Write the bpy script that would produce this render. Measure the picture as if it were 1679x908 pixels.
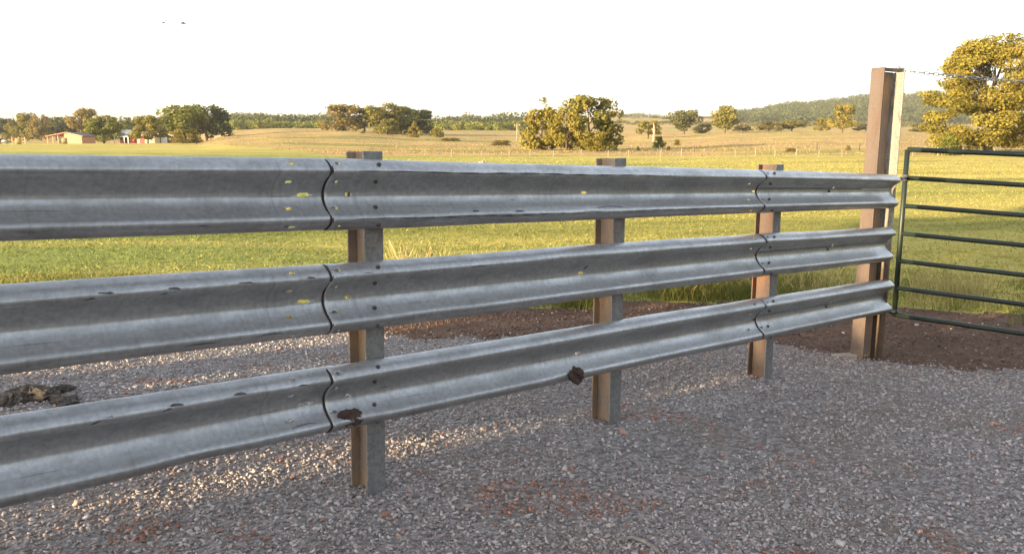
import bpy, math, random
import numpy as np
from mathutils import Matrix, Vector

for o in list(bpy.data.objects):
    bpy.data.objects.remove(o)
SC = bpy.context.scene
COL = SC.collection
RAD = math.radians
rng = np.random.default_rng(7)
random.seed(7)

# ------------------------------------------------------------------ camera
FPX, CX, CY = 1357.0, 839.5, 454.0            # focal length and centre in photograph pixels
ZC, PITCH, ROLL = 1.659, RAD(9.6), RAD(0.15)
cam = bpy.data.cameras.new('camera')
cam.sensor_width = 36.0
cam.lens = 36.0 * FPX / 1679.0
cam.clip_start, cam.clip_end = 0.05, 9000.0
cam_o = bpy.data.objects.new('camera', cam)
COL.objects.link(cam_o)
FW = np.array([0, math.cos(PITCH), -math.sin(PITCH)])
_R = np.array([1.0, 0, 0]); _U = np.array([0, math.sin(PITCH), math.cos(PITCH)])
RT = _R * math.cos(ROLL) + _U * math.sin(ROLL)
UP = -_R * math.sin(ROLL) + _U * math.cos(ROLL)
cam_o.matrix_world = Matrix(((RT[0], UP[0], -FW[0], 0), (RT[1], UP[1], -FW[1], 0), (RT[2], UP[2], -FW[2], ZC), (0, 0, 0, 1)))
SC.camera = cam_o
SC.render.resolution_x, SC.render.resolution_y = 1024, 553

# ------------------------------------------------------------------ sky and sun
SUN_AZ = math.atan2(-0.80, -0.60)             # clockwise from +Y: low evening sun, left and behind
SUN_EL = RAD(9.0)
world = bpy.data.worlds.new('World'); SC.world = world
world.use_nodes = True
wn = world.node_tree
bg = wn.nodes['Background']
sky = wn.nodes.new('ShaderNodeTexSky')
sky.sky_type = 'NISHITA'; sky.sun_disc = False
sky.sun_elevation = SUN_EL; sky.sun_rotation = SUN_AZ
sky.altitude = 200.0; sky.air_density = 1.0; sky.dust_density = 2.0; sky.ozone_density = 1.0
hsv = wn.nodes.new('ShaderNodeHueSaturation'); hsv.inputs['Saturation'].default_value = 0.48
wn.links.new(sky.outputs[0], hsv.inputs['Color'])
wn.links.new(hsv.outputs[0], bg.inputs['Color'])
bg.inputs['Strength'].default_value = 0.15
sun = bpy.data.lights.new('sun', 'SUN')
sun.energy = 5.0; sun.angle = RAD(0.6); sun.color = (1.0, 0.74, 0.42)
sun_o = bpy.data.objects.new('sun', sun); COL.objects.link(sun_o)
SUN_DIR = Vector((math.sin(SUN_AZ) * math.cos(SUN_EL), math.cos(SUN_AZ) * math.cos(SUN_EL), math.sin(SUN_EL)))
sun_o.rotation_euler = SUN_DIR.to_track_quat('Z', 'Y').to_euler()
SC.view_settings.view_transform = 'Standard'
SC.view_settings.look = 'None'
SC.view_settings.gamma = 1.0
SC.view_settings.use_curve_mapping = False
SC.view_settings.exposure = 1.93
SC.cycles.use_denoising = True
SC.cycles.max_bounces = 6
SC.cycles.volume_bounces = 0
SC.cycles.transparent_max_bounces = 8

# ------------------------------------------------------------------ helpers
def ray(px, py):
    return FW + RT * (px - CX) / FPX - UP * (py - CY) / FPX
CAM = np.array([0, 0, ZC])
def azx(px):
    """horizontal bearing (tangent) of a photograph column"""
    return (px - CX) / FPX / math.cos(PITCH)
def smooth01(a, b, x):
    t = np.clip((x - a) / (b - a), 0, 1); return t * t * (3 - 2 * t)
def _h(ix, iy, seed):
    v = np.sin(ix * 127.1 + iy * 311.7 + seed * 74.7) * 43758.5453
    return v - np.floor(v)
def vnoise(x, y, seed=0):
    x = np.asarray(x, float); y = np.asarray(y, float)
    ix, iy = np.floor(x), np.floor(y); fx, fy = x - ix, y - iy
    fx = fx * fx * (3 - 2 * fx); fy = fy * fy * (3 - 2 * fy)
    a = _h(ix, iy, seed) * (1 - fx) + _h(ix + 1, iy, seed) * fx
    b = _h(ix, iy + 1, seed) * (1 - fx) + _h(ix + 1, iy + 1, seed) * fx
    return (a * (1 - fy) + b * fy) * 2 - 1
def fbm(x, y, seed=0, oct=3):
    s, a, t = 0.0, 1.0, 0.0
    for k in range(oct):
        s = s + a * vnoise(x * 2 ** k, y * 2 ** k, seed + k * 13); t += a; a *= 0.5
    return s / t

def tag(o, label=None, cat=None, group=None, kind=None):
    if label: o['label'] = label
    if cat: o['category'] = cat
    if group: o['group'] = group
    if kind: o['kind'] = kind
    return o
def empty(name, loc=(0, 0, 0), rz=0.0):
    o = bpy.data.objects.new(name, None); COL.objects.link(o)
    o.empty_display_size = 0.2; o.location = loc; o.rotation_euler = (0, 0, rz)
    return o
def adopt(o, parent):
    """parent o (whose basis matrix is a world matrix) without moving it"""
    if parent is not None:
        pm = parent.matrix_basis.copy(); q = parent.parent
        inv = pm.inverted()
        o.parent = parent
        if q is not None:
            inv = (q.matrix_basis @ parent.matrix_parent_inverse @ pm).inverted() if q.parent is None else inv
        o.matrix_parent_inverse = inv
    return o
def link_mesh(name, me, parent=None, mw=None):
    o = bpy.data.objects.new(name, me); COL.objects.link(o)
    if mw is not None: o.matrix_basis = mw
    return adopt(o, parent)
def mesh(name, verts, faces, mat, smooth=False):
    me = bpy.data.meshes.new(name)
    me.from_pydata([tuple(v) for v in verts], [], [tuple(f) for f in faces])
    if mat is not None: me.materials.append(mat)
    if smooth: me.polygons.foreach_set('use_smooth', [True] * len(me.polygons))
    me.update()
    return me
def np_mesh(name, V, F, mat, col=None, smooth=False):
    """fast mesh from an (n,3) vertex array and an (m,k) face array; col is one RGB per face"""
    me = bpy.data.meshes.new(name)
    V = np.ascontiguousarray(V, dtype=np.float32); F = np.ascontiguousarray(F, dtype=np.int32)
    m, k = F.shape
    me.vertices.add(len(V)); me.vertices.foreach_set('co', V.ravel())
    me.loops.add(m * k); me.loops.foreach_set('vertex_index', F.ravel())
    me.polygons.add(m); me.polygons.foreach_set('loop_start', np.arange(0, m * k, k, dtype=np.int32))
    if smooth: me.polygons.foreach_set('use_smooth', np.ones(m, dtype=bool))
    if mat is not None: me.materials.append(mat)
    me.update(calc_edges=True)
    if col is not None:
        at = me.attributes.new('tint', 'FLOAT_COLOR', 'FACE')
        c = np.ones((m, 4), dtype=np.float32); c[:, :3] = col
        at.data.foreach_set('color', c.ravel())
    return me

class MB:
    """collects simple solids into one mesh"""
    def __init__(s): s.v = []; s.f = []
    def add(s, vs, fs):
        b = len(s.v); s.v += [tuple(v) for v in vs]; s.f += [tuple(i + b for i in f) for f in fs]
    def box(s, a, b, M=None):
        vs = [(x, y, z) for x in (a[0], b[0]) for y in (a[1], b[1]) for z in (a[2], b[2])]
        if M is not None: vs = [tuple(M @ Vector(v)) for v in vs]
        s.add(vs, [(0, 1, 3, 2), (4, 6, 7, 5), (0, 4, 5, 1), (2, 3, 7, 6), (0, 2, 6, 4), (1, 5, 7, 3)])
    def tube(s, pts, rad, n=10, cap=True):
        pts = [Vector(p) for p in pts]
        if not hasattr(rad, '__len__'): rad = [rad] * len(pts)
        ring = []
        for i, p in enumerate(pts):
            d = (pts[min(i + 1, len(pts) - 1)] - pts[max(i - 1, 0)]).normalized()
            a = d.orthogonal().normalized() if abs(d.z) > 0.9 else d.cross(Vector((0, 0, 1))).normalized()
            b = d.cross(a)
            ring.append([p + (a * math.cos(t) + b * math.sin(t)) * rad[i] for t in [2 * math.pi * k / n for k in range(n)]])
        vs = [v for r in ring for v in r]; fs = []
        for i in range(len(pts) - 1):
            for k in range(n):
                k2 = (k + 1) % n
                fs.append((i * n + k, i * n + k2, (i + 1) * n + k2, (i + 1) * n + k))
        if cap:
            fs.append(tuple(range(n - 1, -1, -1))); fs.append(tuple((len(pts) - 1) * n + k for k in range(n)))
        s.add(vs, fs)
    def prism(s, poly, axis_pts):
        """poly: list of (y,z) ; extruded between x0,x1"""
        x0, x1 = axis_pts; n = len(poly)
        vs = [(x0, y, z) for y, z in poly] + [(x1, y, z) for y, z in poly]
        fs = [tuple(range(n - 1, -1, -1)), tuple(range(n, 2 * n))]
        fs += [(i, (i + 1) % n, n + (i + 1) % n, n + i) for i in range(n)]
        s.add(vs, fs)
    def build(s, name, mat, parent=None, mw=None, smooth=False, bevel=0.0):
        me = mesh(name, s.v, s.f, mat, smooth)
        o = link_mesh(name, me, parent, mw)
        if bevel:
            m = o.modifiers.new('bevel', 'BEVEL'); m.width = bevel; m.segments = 2; m.limit_method = 'ANGLE'
        return o

# ------------------------------------------------------------------ materials
class NT:
    def __init__(s, name):
        s.m = bpy.data.materials.new(name); s.m.use_nodes = True
        s.t = s.m.node_tree; s.b = s.t.nodes['Principled BSDF']; s.out = s.t.nodes['Material Output']
    def n(s, typ, **kw):
        nd = s.t.nodes.new('ShaderNode' + typ)
        for k, v in kw.items():
            if k in nd.inputs.keys() if isinstance(k, str) else False: s.put(nd, k, v)
            else: setattr(nd, k, v)
        return nd
    def put(s, nd, k, v):
        if hasattr(v, 'is_linked') or isinstance(v, bpy.types.NodeSocket): s.t.links.new(v, nd.inputs[k])
        else: nd.inputs[k].default_value = v
    def coord(s, kind='Object', scale=(1, 1, 1), rot=(0, 0, 0)):
        c = s.t.nodes.new('ShaderNodeTexCoord')
        mp = s.t.nodes.new('ShaderNodeMapping'); mp.inputs['Scale'].default_value = scale; mp.inputs['Rotation'].default_value = rot
        s.t.links.new(c.outputs[kind], mp.inputs['Vector']); return mp.outputs[0]
    def world(s, scale=(1, 1, 1), rot=(0, 0, 0)):
        g = s.t.nodes.new('ShaderNodeNewGeometry')
        mp = s.t.nodes.new('ShaderNodeMapping'); mp.inputs['Scale'].default_value = scale; mp.inputs['Rotation'].default_value = rot
        s.t.links.new(g.outputs['Position'], mp.inputs['Vector']); return mp.outputs[0]
    def noise(s, vec, scale, detail=4, rough=0.55):
        nd = s.t.nodes.new('ShaderNodeTexNoise'); s.t.links.new(vec, nd.inputs['Vector'])
        nd.inputs['Scale'].default_value = scale; nd.inputs['Detail'].default_value = detail; nd.inputs['Roughness'].default_value = rough
        return nd.outputs['Fac']
    def ramp(s, fac, stops):
        nd = s.t.nodes.new('ShaderNodeValToRGB'); e = nd.color_ramp.elements
        while len(e) < len(stops): e.new(0.5)
        for el, (p, c) in zip(e, stops):
            el.position = p
            if not hasattr(c, '__len__'): c = (c, c, c)
            el.color = (c[0], c[1], c[2], 1)
        s.t.links.new(fac, nd.inputs['Fac']); return nd.outputs['Color']
    def mix(s, fac, a, b, mode='MIX'):
        nd = s.t.nodes.new('ShaderNodeMix'); nd.data_type = 'RGBA'; nd.blend_type = mode
        for sock, v in ((nd.inputs[0], fac), (nd.inputs[6], a), (nd.inputs[7], b)):
            if isinstance(v, bpy.types.NodeSocket): s.t.links.new(v, sock)
            elif hasattr(v, '__len__'): sock.default_value = (v[0], v[1], v[2], 1)
            else: sock.default_value = v
        return nd.outputs[2]
    def math(s, op, a, b=0.0):
        nd = s.t.nodes.new('ShaderNodeMath'); nd.operation = op
        for sock, v in ((nd.inputs[0], a), (nd.inputs[1], b)):
            if isinstance(v, bpy.types.NodeSocket): s.t.links.new(v, sock)
            else: sock.default_value = v
        return nd.outputs[0]
    def bump(s, h, strength=0.3, dist=0.02):
        nd = s.t.nodes.new('ShaderNodeBump'); nd.inputs['Strength'].default_value = strength; nd.inputs['Distance'].default_value = dist
        s.t.links.new(h, nd.inputs['Height']); s.t.links.new(nd.outputs[0], s.b.inputs['Normal'])
    def set(s, color=None, rough=None, metal=None, spec=None):
        for k, v in (('Base Color', color), ('Roughness', rough), ('Metallic', metal), ('Specular IOR Level', spec)):
            if v is None: continue
            if isinstance(v, bpy.types.NodeSocket): s.t.links.new(v, s.b.inputs[k])
            elif k == 'Base Color': s.b.inputs[k].default_value = (v[0], v[1], v[2], 1)
            else: s.b.inputs[k].default_value = v
        return s.m
    def sep(s, vec):
        nd = s.t.nodes.new('ShaderNodeSeparateXYZ'); s.t.links.new(vec, nd.inputs[0]); return nd.outputs

def mat_plain(name, c, rough=0.7, metal=0.0, var=0.25, scale=8.0):
    t = NT(name); f = t.noise(t.coord(), scale)
    lo = tuple(x * (1 - var) for x in c); hi = tuple(min(1, x * (1 + var)) for x in c)
    return t.set(t.ramp(f, [(0.3, lo), (0.7, hi)]), rough, metal)

def mat_galv(name, seed=0.0):
    t = NT(name)
    v = t.coord()
    sp = t.noise(v, 46.0, 3)                                      # zinc spangle
    big = t.noise(t.coord(scale=(1.3, 3.0, 3.0)), 2.2 + seed, 5, 0.65)   # dirt film
    drip = t.noise(t.coord(scale=(70.0, 0.0, 1.6)), 1.0, 5, 0.65)  # runs down the face
    scr = t.noise(t.coord(scale=(1.1, 4.0, 90.0)), 1.0, 3, 0.7)  # scrapes along the beam
    c = t.ramp(sp, [(0.3, (0.375, 0.376, 0.382)), (0.72, (0.53, 0.533, 0.545))])
    c = t.mix(t.ramp(big, [(0.46, 0.0), (0.70, 0.5)]), c, (0.205, 0.20, 0.195))
    c = t.mix(t.ramp(drip, [(0.54, 0.0), (0.74, 0.32)]), c, (0.62, 0.625, 0.64))
    c = t.mix(t.ramp(drip, [(0.26, 0.4), (0.42, 0.0)]), c, (0.15, 0.14, 0.132))
    c = t.mix(t.ramp(scr, [(0.66, 0.0), (0.74, 0.6)]), c, (0.12, 0.12, 0.13))
    c = t.mix(t.ramp(scr, [(0.24, 0.5), (0.31, 0.0)]), c, (0.50, 0.51, 0.53))
    ru = t.noise(t.coord(scale=(1, 2, 2)), 3.1 + seed, 6, 0.7)
    c = t.mix(t.ramp(ru, [(0.64, 0.0), (0.76, 0.6)]), c, (0.165, 0.105, 0.072))
    r = t.ramp(big, [(0.3, 0.28), (0.7, 0.48)])
    t.bump(t.math('ADD', t.math('MULTIPLY', sp, 0.25), scr), 0.10, 0.004)
    return t.set(c, r, 0.70)

def mat_rust(name, steel, rust, lo=0.40, hi=0.62, low_z=None, metal=0.35):
    """weathered steel with rust in patches; low_z adds the mud and rust line near the ground, on webs also sun warmth"""
    t = NT(name)
    a = t.noise(t.coord(scale=(1, 1, 0.35)), 9.0, 6, 0.65)
    b = t.noise(t.coord(), 60.0, 3)
    fac = t.ramp(a, [(lo, 0.0), (hi, 1.0)])
    if low_z:
        z = t.sep(t.coord())[2]
        g = t.math('SUBTRACT', low_z[0], z); g = t.math('MULTIPLY', g, 1.0 / low_z[1]); g = t.math('ADD', g, t.math('MULTIPLY', a, 0.9))
        fac = t.mix(1.0, fac, t.ramp(g, [(0.35, 0.0), (0.9, 1.0)]), 'LIGHTEN')
    c = t.mix(fac, steel, rust)
    c = t.mix(t.ramp(b, [(0.35, 0.35), (0.6, 0.0)]), c, tuple(x * 0.45 for x in rust))
    t.bump(b, 0.2, 0.003)
    return t.set(c, t.mix(fac, (0.45,) * 3, (0.8,) * 3), t.math('MULTIPLY', t.math('SUBTRACT', 1.0, fac), metal))

def mat_tint(name, translucent=0.0, rough=0.8):
    """colour from the per-piece 'tint' attribute"""
    t = NT(name)
    at = t.t.nodes.new('ShaderNodeAttribute'); at.attribute_name = 'tint'
    t.set(at.outputs['Color'], rough, 0.0, 0.15)
    if translucent:
        tr = t.t.nodes.new('ShaderNodeBsdfTranslucent'); t.t.links.new(at.outputs['Color'], tr.inputs['Color'])
        ms = t.t.nodes.new('ShaderNodeMixShader'); ms.inputs[0].default_value = translucent
        t.t.links.new(t.b.outputs[0], ms.inputs[1]); t.t.links.new(tr.outputs[0], ms.inputs[2])
        t.t.links.new(ms.outputs[0], t.out.inputs['Surface'])
    return t.m

def mat_leaf(name, dark, light, warm):
    t = NT(name)
    at = t.t.nodes.new('ShaderNodeAttribute'); at.attribute_name = 'tint'
    ch = t.sep(at.outputs['Color'])
    c = t.mix(ch[0], dark, light); c = t.mix(t.ramp(ch[1], [(0.72, 0.0), (0.95, 0.8)]), c, warm)
    t.set(c, 0.75, 0.0, 0.12)
    tr = t.t.nodes.new('ShaderNodeBsdfTranslucent'); t.t.links.new(c, tr.inputs['Color'])
    ms = t.t.nodes.new('ShaderNodeMixShader'); ms.inputs[0].default_value = 0.3
    t.t.links.new(t.b.outputs[0], ms.inputs[1]); t.t.links.new(tr.outputs[0], ms.inputs[2])
    t.t.links.new(ms.outputs[0], t.out.inputs['Surface'])
    return t.m

# ground materials
def mat_gravel():
    t = NT('gravel_ground')
    w = t.world()
    vo = t.n('TexVoronoi'); t.t.links.new(w, vo.inputs['Vector']); vo.inputs['Scale'].default_value = 48.0
    vo2 = t.n('TexVoronoi'); t.t.links.new(w, vo2.inputs['Vector']); vo2.inputs['Scale'].default_value = 26.0
    g = t.sep(vo.outputs['Color'])[0]
    c = t.ramp(g, [(0.0, (0.13, 0.115, 0.111)), (0.5, (0.225, 0.201, 0.195)), (1.0, (0.36, 0.33, 0.32))])
    big = t.noise(w, 0.9, 5, 0.6)
    c = t.mix(t.ramp(big, [(0.48, 0.0), (0.66, 0.7)]), c, (0.20, 0.152, 0.125))
    red = t.noise(t.world((1, 1.6, 1)), 1.7, 4, 0.7)
    c = t.mix(t.ramp(red, [(0.67, 0.0), (0.74, 0.7)]), c, (0.13, 0.062, 0.042))
    h = t.math('ADD', vo.outputs['Distance'], vo2.outputs['Distance'])
    t.bump(h, 0.9, 0.018)
    return t.set(c, 0.9, 0.0, 0.2)
def mat_dirt():
    t = NT('bare_red_earth')
    w = t.world()
    a = t.noise(w, 2.0, 6, 0.65); b = t.noise(w, 22.0, 5, 0.7)
    c = t.ramp(a, [(0.32, (0.110, 0.070, 0.052)), (0.52, (0.175, 0.113, 0.083)), (0.70, (0.25, 0.180, 0.140))])
    c = t.mix(t.ramp(b, [(0.36, 0.6), (0.52, 0.0)]), c, (0.07, 0.042, 0.03))
    t.bump(t.math('ADD', a, b), 0.9, 0.05)
    return t.set(c, 0.95, 0.0, 0.1)
def mat_field():
    t = NT('mown_field')
    w = t.world()
    fine = t.noise(t.world((1, 2.0, 1), (0, 0, 0.3)), 2.2, 6, 0.72)
    at = t.t.nodes.new('ShaderNodeAttribute'); at.attribute_name = 'tint'
    c = at.outputs['Color']
    c = t.mix(t.ramp(fine, [(0.34, 0.6), (0.52, 0.0)]), c, (0.14, 0.145, 0.034))
    c = t.mix(t.ramp(fine, [(0.58, 0.0), (0.76, 0.4)]), c, (0.58, 0.46, 0.16))
    t.bump(fine, 0.8, 0.12)
    return t.set(c, 0.95, 0.0, 0.08)
def mat_pasture():
    t = NT('dry_pasture')
    a = t.noise(t.world((0.30, 1.0, 1)), 0.034, 6, 0.68); b = t.noise(t.world((0.4, 1, 1)), 0.20, 6, 0.75)
    c = t.ramp(a, [(0.38, (0.21, 0.215, 0.060)), (0.455, (0.40, 0.335, 0.098)), (0.52, (0.54, 0.365, 0.165)), (0.58, (0.38, 0.245, 0.13)), (0.64, (0.40, 0.350, 0.100))])
    c = t.mix(t.ramp(b, [(0.38, 0.7), (0.54, 0.0)]), c, (0.22, 0.145, 0.07))
    t.bump(b, 0.7, 0.5)
    return t.set(c, 0.95, 0.0, 0.05)

M = {}
M['gravel'] = mat_gravel(); M['dirt'] = mat_dirt(); M['field'] = mat_field(); M['pasture'] = mat_pasture()
M['galv'] = [mat_galv('galvanised_steel_%d' % i, i * 0.37) for i in range(3)]
M['stone'] = mat_tint('crushed_stone', 0.0, 0.9)
M['grass'] = mat_tint('grass_blade', 0.35, 0.7)
M['bark'] = mat_plain('bark', (0.085, 0.062, 0.045), 0.95)
M['bark_pale'] = mat_plain('bare_pale_wood', (0.30, 0.22, 0.16), 0.9)
M['post_wood'] = mat_plain('grey_post_wood', (0.24, 0.20, 0.15), 0.9)
LEAF = {
    'gold':  mat_leaf('golden_leaves', (0.115, 0.104, 0.020), (0.31, 0.258, 0.050), (0.35, 0.24, 0.055)),
    'amber': mat_leaf('amber_olive_leaves', (0.120, 0.108, 0.022), (0.32, 0.265, 0.052), (0.37, 0.25, 0.06)),
    'olive': mat_leaf('olive_leaves', (0.105, 0.105, 0.024), (0.265, 0.235, 0.052), (0.31, 0.21, 0.06)),
    'green': mat_leaf('green_leaves', (0.078, 0.100, 0.022), (0.215, 0.220, 0.046), (0.28, 0.22, 0.05)),
    'dark':  mat_leaf('dark_leaves', (0.045, 0.060, 0.026), (0.120, 0.134, 0.052), (0.16, 0.14, 0.05)),
    'brown': mat_leaf('brownish_leaves', (0.120, 0.100, 0.034), (0.285, 0.225, 0.074), (0.31, 0.20, 0.07)),
    'far':   mat_leaf('far_leaves', (0.066, 0.076, 0.030), (0.165, 0.160, 0.058), (0.21, 0.16, 0.06)),
}

# ------------------------------------------------------------------ the fence line in plan
P0 = np.array([-0.69, 3.74, 0.0])
UH = np.array([0.7469, 0.6649, 0.0])          # along the fence, away to the right
NH = np.array([0.6649, -0.7469, 0.0])         # square to it, towards the yard

# ------------------------------------------------------------------ terrain
T_PX = np.array([-300, 0, 200, 330, 400, 480, 560, 700, 850, 1000, 1100, 1200, 1300, 1420, 1520, 1679, 2000], float)
T_Y = np.array([10, 40, 70, 95, 130, 160, 230, 330, 450, 700, 1100, 1500, 2200, 4200], float)
# photograph row of the ground at each distance and column (None rows are level field)
ROWS = {
    70:  [264] * 17,
    95:  [252, 252, 252, 252, 253, 254, 255, 256, 256, 256, 256, 255, 255, 254, 253, 252, 252],
    130: [246, 246, 246, 246, 244, 244, 245, 246, 246, 246, 246, 244, 242, 241, 241, 241, 241],
    160: [242, 242, 242, 242, 239, 238, 239, 241, 242, 243, 242, 239, 236, 235, 236, 238, 238],
    230: [238, 238, 238, 238, 231, 228, 228, 233, 236, 236, 234, 229, 226, 226, 229, 232, 232],
    330: [236, 236, 236, 234, 222, 217, 216, 224, 228, 228, 222, 218, 217, 217, 220, 224, 224],
    450: [232, 232, 232, 228, 216, 213, 213, 216, 218, 219, 217, 214, 214, 214, 215, 217, 217],
    700: [222, 222, 222, 220, 214, 212, 212, 213, 213, 212, 212, 211, 211, 212, 213, 214, 214],
    1100:[216, 214, 212, 210, 208, 207, 206, 207, 206, 200, 200, 203, 204, 202, 202, 204, 206],
    1500:[214, 210, 207, 203, 201, 200, 199, 201, 199, 192, 194, 192, 178, 166, 162, 170, 190],
    2200:[214, 212, 210, 207, 206, 206, 206, 207, 206, 200, 200, 194, 180, 172, 170, 178, 196],
    4200:[216, 216, 215, 214, 214, 214, 214, 214, 213, 211, 210, 206, 202, 200, 200, 204, 212],
}
HZ = CY - FPX * math.tan(PITCH)               # horizon row
TZ = np.full((len(T_Y), len(T_PX)), -0.28)
for k, yv in enumerate(T_Y):
    if yv in ROWS:
        TZ[k] = ZC - (np.array(ROWS[yv], float) - HZ) * yv / FPX
T_TAN = azx(T_PX); T_LOG = np.log(T_Y)
def gz(x, y):
    """height of the ground"""
    x = np.asarray(x, float); y = np.asarray(y, float)
    r = np.hypot(x, y) + 1e-6
    az = np.arctan2(x, y); azc = np.clip(az, -0.75, 0.75)
    Y = np.maximum(r * np.cos(azc), 1.0)
    tq = np.clip(np.tan(azc), T_TAN[0], T_TAN[-1])
    fi = np.interp(tq, T_TAN, np.arange(len(T_TAN))); fj = np.interp(np.log(np.clip(Y, T_Y[0], T_Y[-1])), T_LOG, np.arange(len(T_LOG)))
    i = np.clip(fi.astype(int), 0, len(T_TAN) - 2); j = np.clip(fj.astype(int), 0, len(T_LOG) - 2)
    a = fi - i; b = fj - j
    a = a * a * (3 - 2 * a); 
    far = (TZ[j, i] * (1 - a) + TZ[j, i + 1] * a) * (1 - b) + (TZ[j + 1, i] * (1 - a) + TZ[j + 1, i + 1] * a) * b
    s = (x - P0[0]) * UH[0] + (y - P0[1]) * UH[1]
    near = -0.035 * np.clip(s, -6, 3.4) - 0.085 * np.clip(s - 3.4, 0, 1.8)
    near = near + 0.012 * fbm(x * 0.9, y * 0.9, 3) 
    w = smooth01(9.0, 30.0, r)
    z = near * (1 - w) + far * w
    z = z + smooth01(12, 30, r) * 0.05 * fbm(x * 0.22, y * 0.22, 5) + smooth01(120, 400, r) * 0.5 * fbm(x * 0.02, y * 0.02, 9)
    return z
def ground_at(px, py):
    """walk a sight line to the ground (for laying out plan positions)"""
    d = ray(px, py); t = np.geomspace(1.5, 3000, 4000)
    P = CAM + d[None, :] * t[:, None]
    k = np.argmax(P[:, 2] < gz(P[:, 0], P[:, 1]))
    return P[k]
def spot(px, Y):
    """plan position at a bearing and forward distance, standing on the ground"""
    x = azx(px) * Y
    return np.array([x, Y, float(gz(x, Y))])

# where gravel gives way to bare earth, and earth to grass (bearing -> range)
G_PX = [(-700, 575), (-300, 565), (0, 556), (300, 550), (520, 548), (640, 546), (800, 553), (900, 556), (1000, 552), (1150, 556), (1300, 572), (1400, 585), (1520, 594), (1679, 602), (1900, 612)]
F_PX = [(-700, 540), (-300, 535), (0, 528), (300, 522), (520, 518), (640, 512), (800, 508), (900, 506), (1000, 497), (1150, 494), (1300, 500), (1400, 503), (1520, 510), (1679, 520), (1900, 530)]
def _edge(pts):
    q = [ground_at(*p) for p in pts]
    return np.array([math.atan2(p[0], p[1]) for p in q]), np.array([math.hypot(p[0], p[1]) for p in q])
GA, GR = _edge(G_PX); FA, FR = _edge(F_PX)
def r_gravel(az): 
    return np.where(np.abs(az) > 1.2, 14.0, np.interp(az, GA, GR))
def r_grass(az):
    return np.where(np.abs(az) > 1.2, 15.0, np.interp(az, FA, FR))
def ground_kind(x, y):
    """0 gravel, 1 earth, 2 field, 3 pasture"""
    r = np.hypot(x, y); az = np.arctan2(x, y)
    k = np.zeros(r.shape, int)
    k[r > r_gravel(az) + 0.35 * fbm(x * 1.3, y * 1.3, 21)] = 1
    k[r > np.maximum(r_grass(az), r_gravel(az) + 0.2) + 0.45 * fbm(x * 1.1, y * 1.1, 31)] = 2
    Y = r * np.cos(np.clip(az, -0.75, 0.75))
    tq = np.tan(np.clip(az, -0.75, 0.75))
    lim = np.interp(tq, azx(np.array([250., 330, 400, 480, 560, 2000])), [262., 215, 150, 118, 99, 99])
    k[Y > lim + 6 * fbm(x * 0.05, y * 0.05, 41)] = 3
    return k

def field_colour(x, y):
    """colour of the mown grass: greener on the left, straw swaths, mown stripes"""
    ca, sa = math.cos(0.26), math.sin(0.26)
    al, ac = x * ca + y * sa, -x * sa + y * ca
    row = fbm(al * 0.06, ac * 0.40, 71, 4); row2 = fbm(al * 0.22, ac * 1.5, 73, 3); big = fbm(x * 0.035, y * 0.06, 75)
    r = np.hypot(x, y); tq = x / np.maximum(r, 1e-3)
    gw = np.clip(0.72 - 0.85 * tq - 0.006 * (r - 20) + 0.75 * big, 0, 1)[..., None]
    c = np.array([0.50, 0.405, 0.112]) * (1 - gw) + np.array([0.262, 0.290, 0.080]) * gw
    st = np.clip((row + 0.4 * row2 - 0.12) / 0.5, 0, 1)[..., None]; dk = np.clip((-row - 0.5 * row2 - 0.10) / 0.5, 0, 1)[..., None]
    c = c * (1 - 0.65 * st) + np.array([0.60, 0.47, 0.155]) * 0.65 * st
    return c * (1 - 0.62 * dk) + np.array([0.150, 0.165, 0.038]) * 0.62 * dk
def build_ground():
    fine = np.linspace(RAD(-46), RAD(46), 420)
    rest = np.linspace(RAD(46), RAD(314), 90)[1:-1]
    azs = np.concatenate([fine, rest])
    rs = np.concatenate([[0.25, 0.7, 1.2], np.geomspace(1.6, 4200, 430)])
    A, R = np.meshgrid(azs, rs)
    X, Y = np.sin(A) * R, np.cos(A) * R
    Z = gz(X, Y)
    na, nr = len(azs), len(rs)
    V = np.stack([X, Y, Z], -1).reshape(-1, 3)
    i, j = np.meshgrid(np.arange(nr - 1), np.arange(na), indexing='ij')
    j2 = (j + 1) % na
    F = np.stack([i * na + j, i * na + j2, (i + 1) * na + j2, (i + 1) * na + j], -1).reshape(-1, 4)[:, ::-1]
    c = V[F].mean(1)
    K = ground_kind(c[:, 0], c[:, 1])
    for k, (nm, mt) in enumerate((('gravel_yard', 'gravel'), ('bare_earth', 'dirt'), ('mown_field', 'field'), ('dry_pasture', 'pasture'))):
        f = F[K == k]
        used, inv = np.unique(f, return_inverse=True)
        v, f2 = V[used], inv.reshape(f.shape)
        o = link_mesh(nm, np_mesh(nm, v, f2, M[mt], smooth=True)); tag(o, kind='structure')
        if k == 2:
            at = o.data.attributes.new('tint', 'FLOAT_COLOR', 'POINT'); cc = np.ones((len(v), 4), np.float32); cc[:, :3] = field_colour(v[:, 0], v[:, 1])
            at.data.foreach_set('color', cc.ravel())
        if k == 0:                                                # close the hole under the camera
            c0 = np.array([[math.sin(a) * 0.25, math.cos(a) * 0.25, 0] for a in np.linspace(0, 2 * math.pi, 24, endpoint=False)])
            c0[:, 2] = gz(c0[:, 0], c0[:, 1]) - 0.003
            p = link_mesh('gravel_centre', mesh('gravel_centre', c0, [tuple(range(23, -1, -1))], M[mt]), o)
build_ground()

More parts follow.
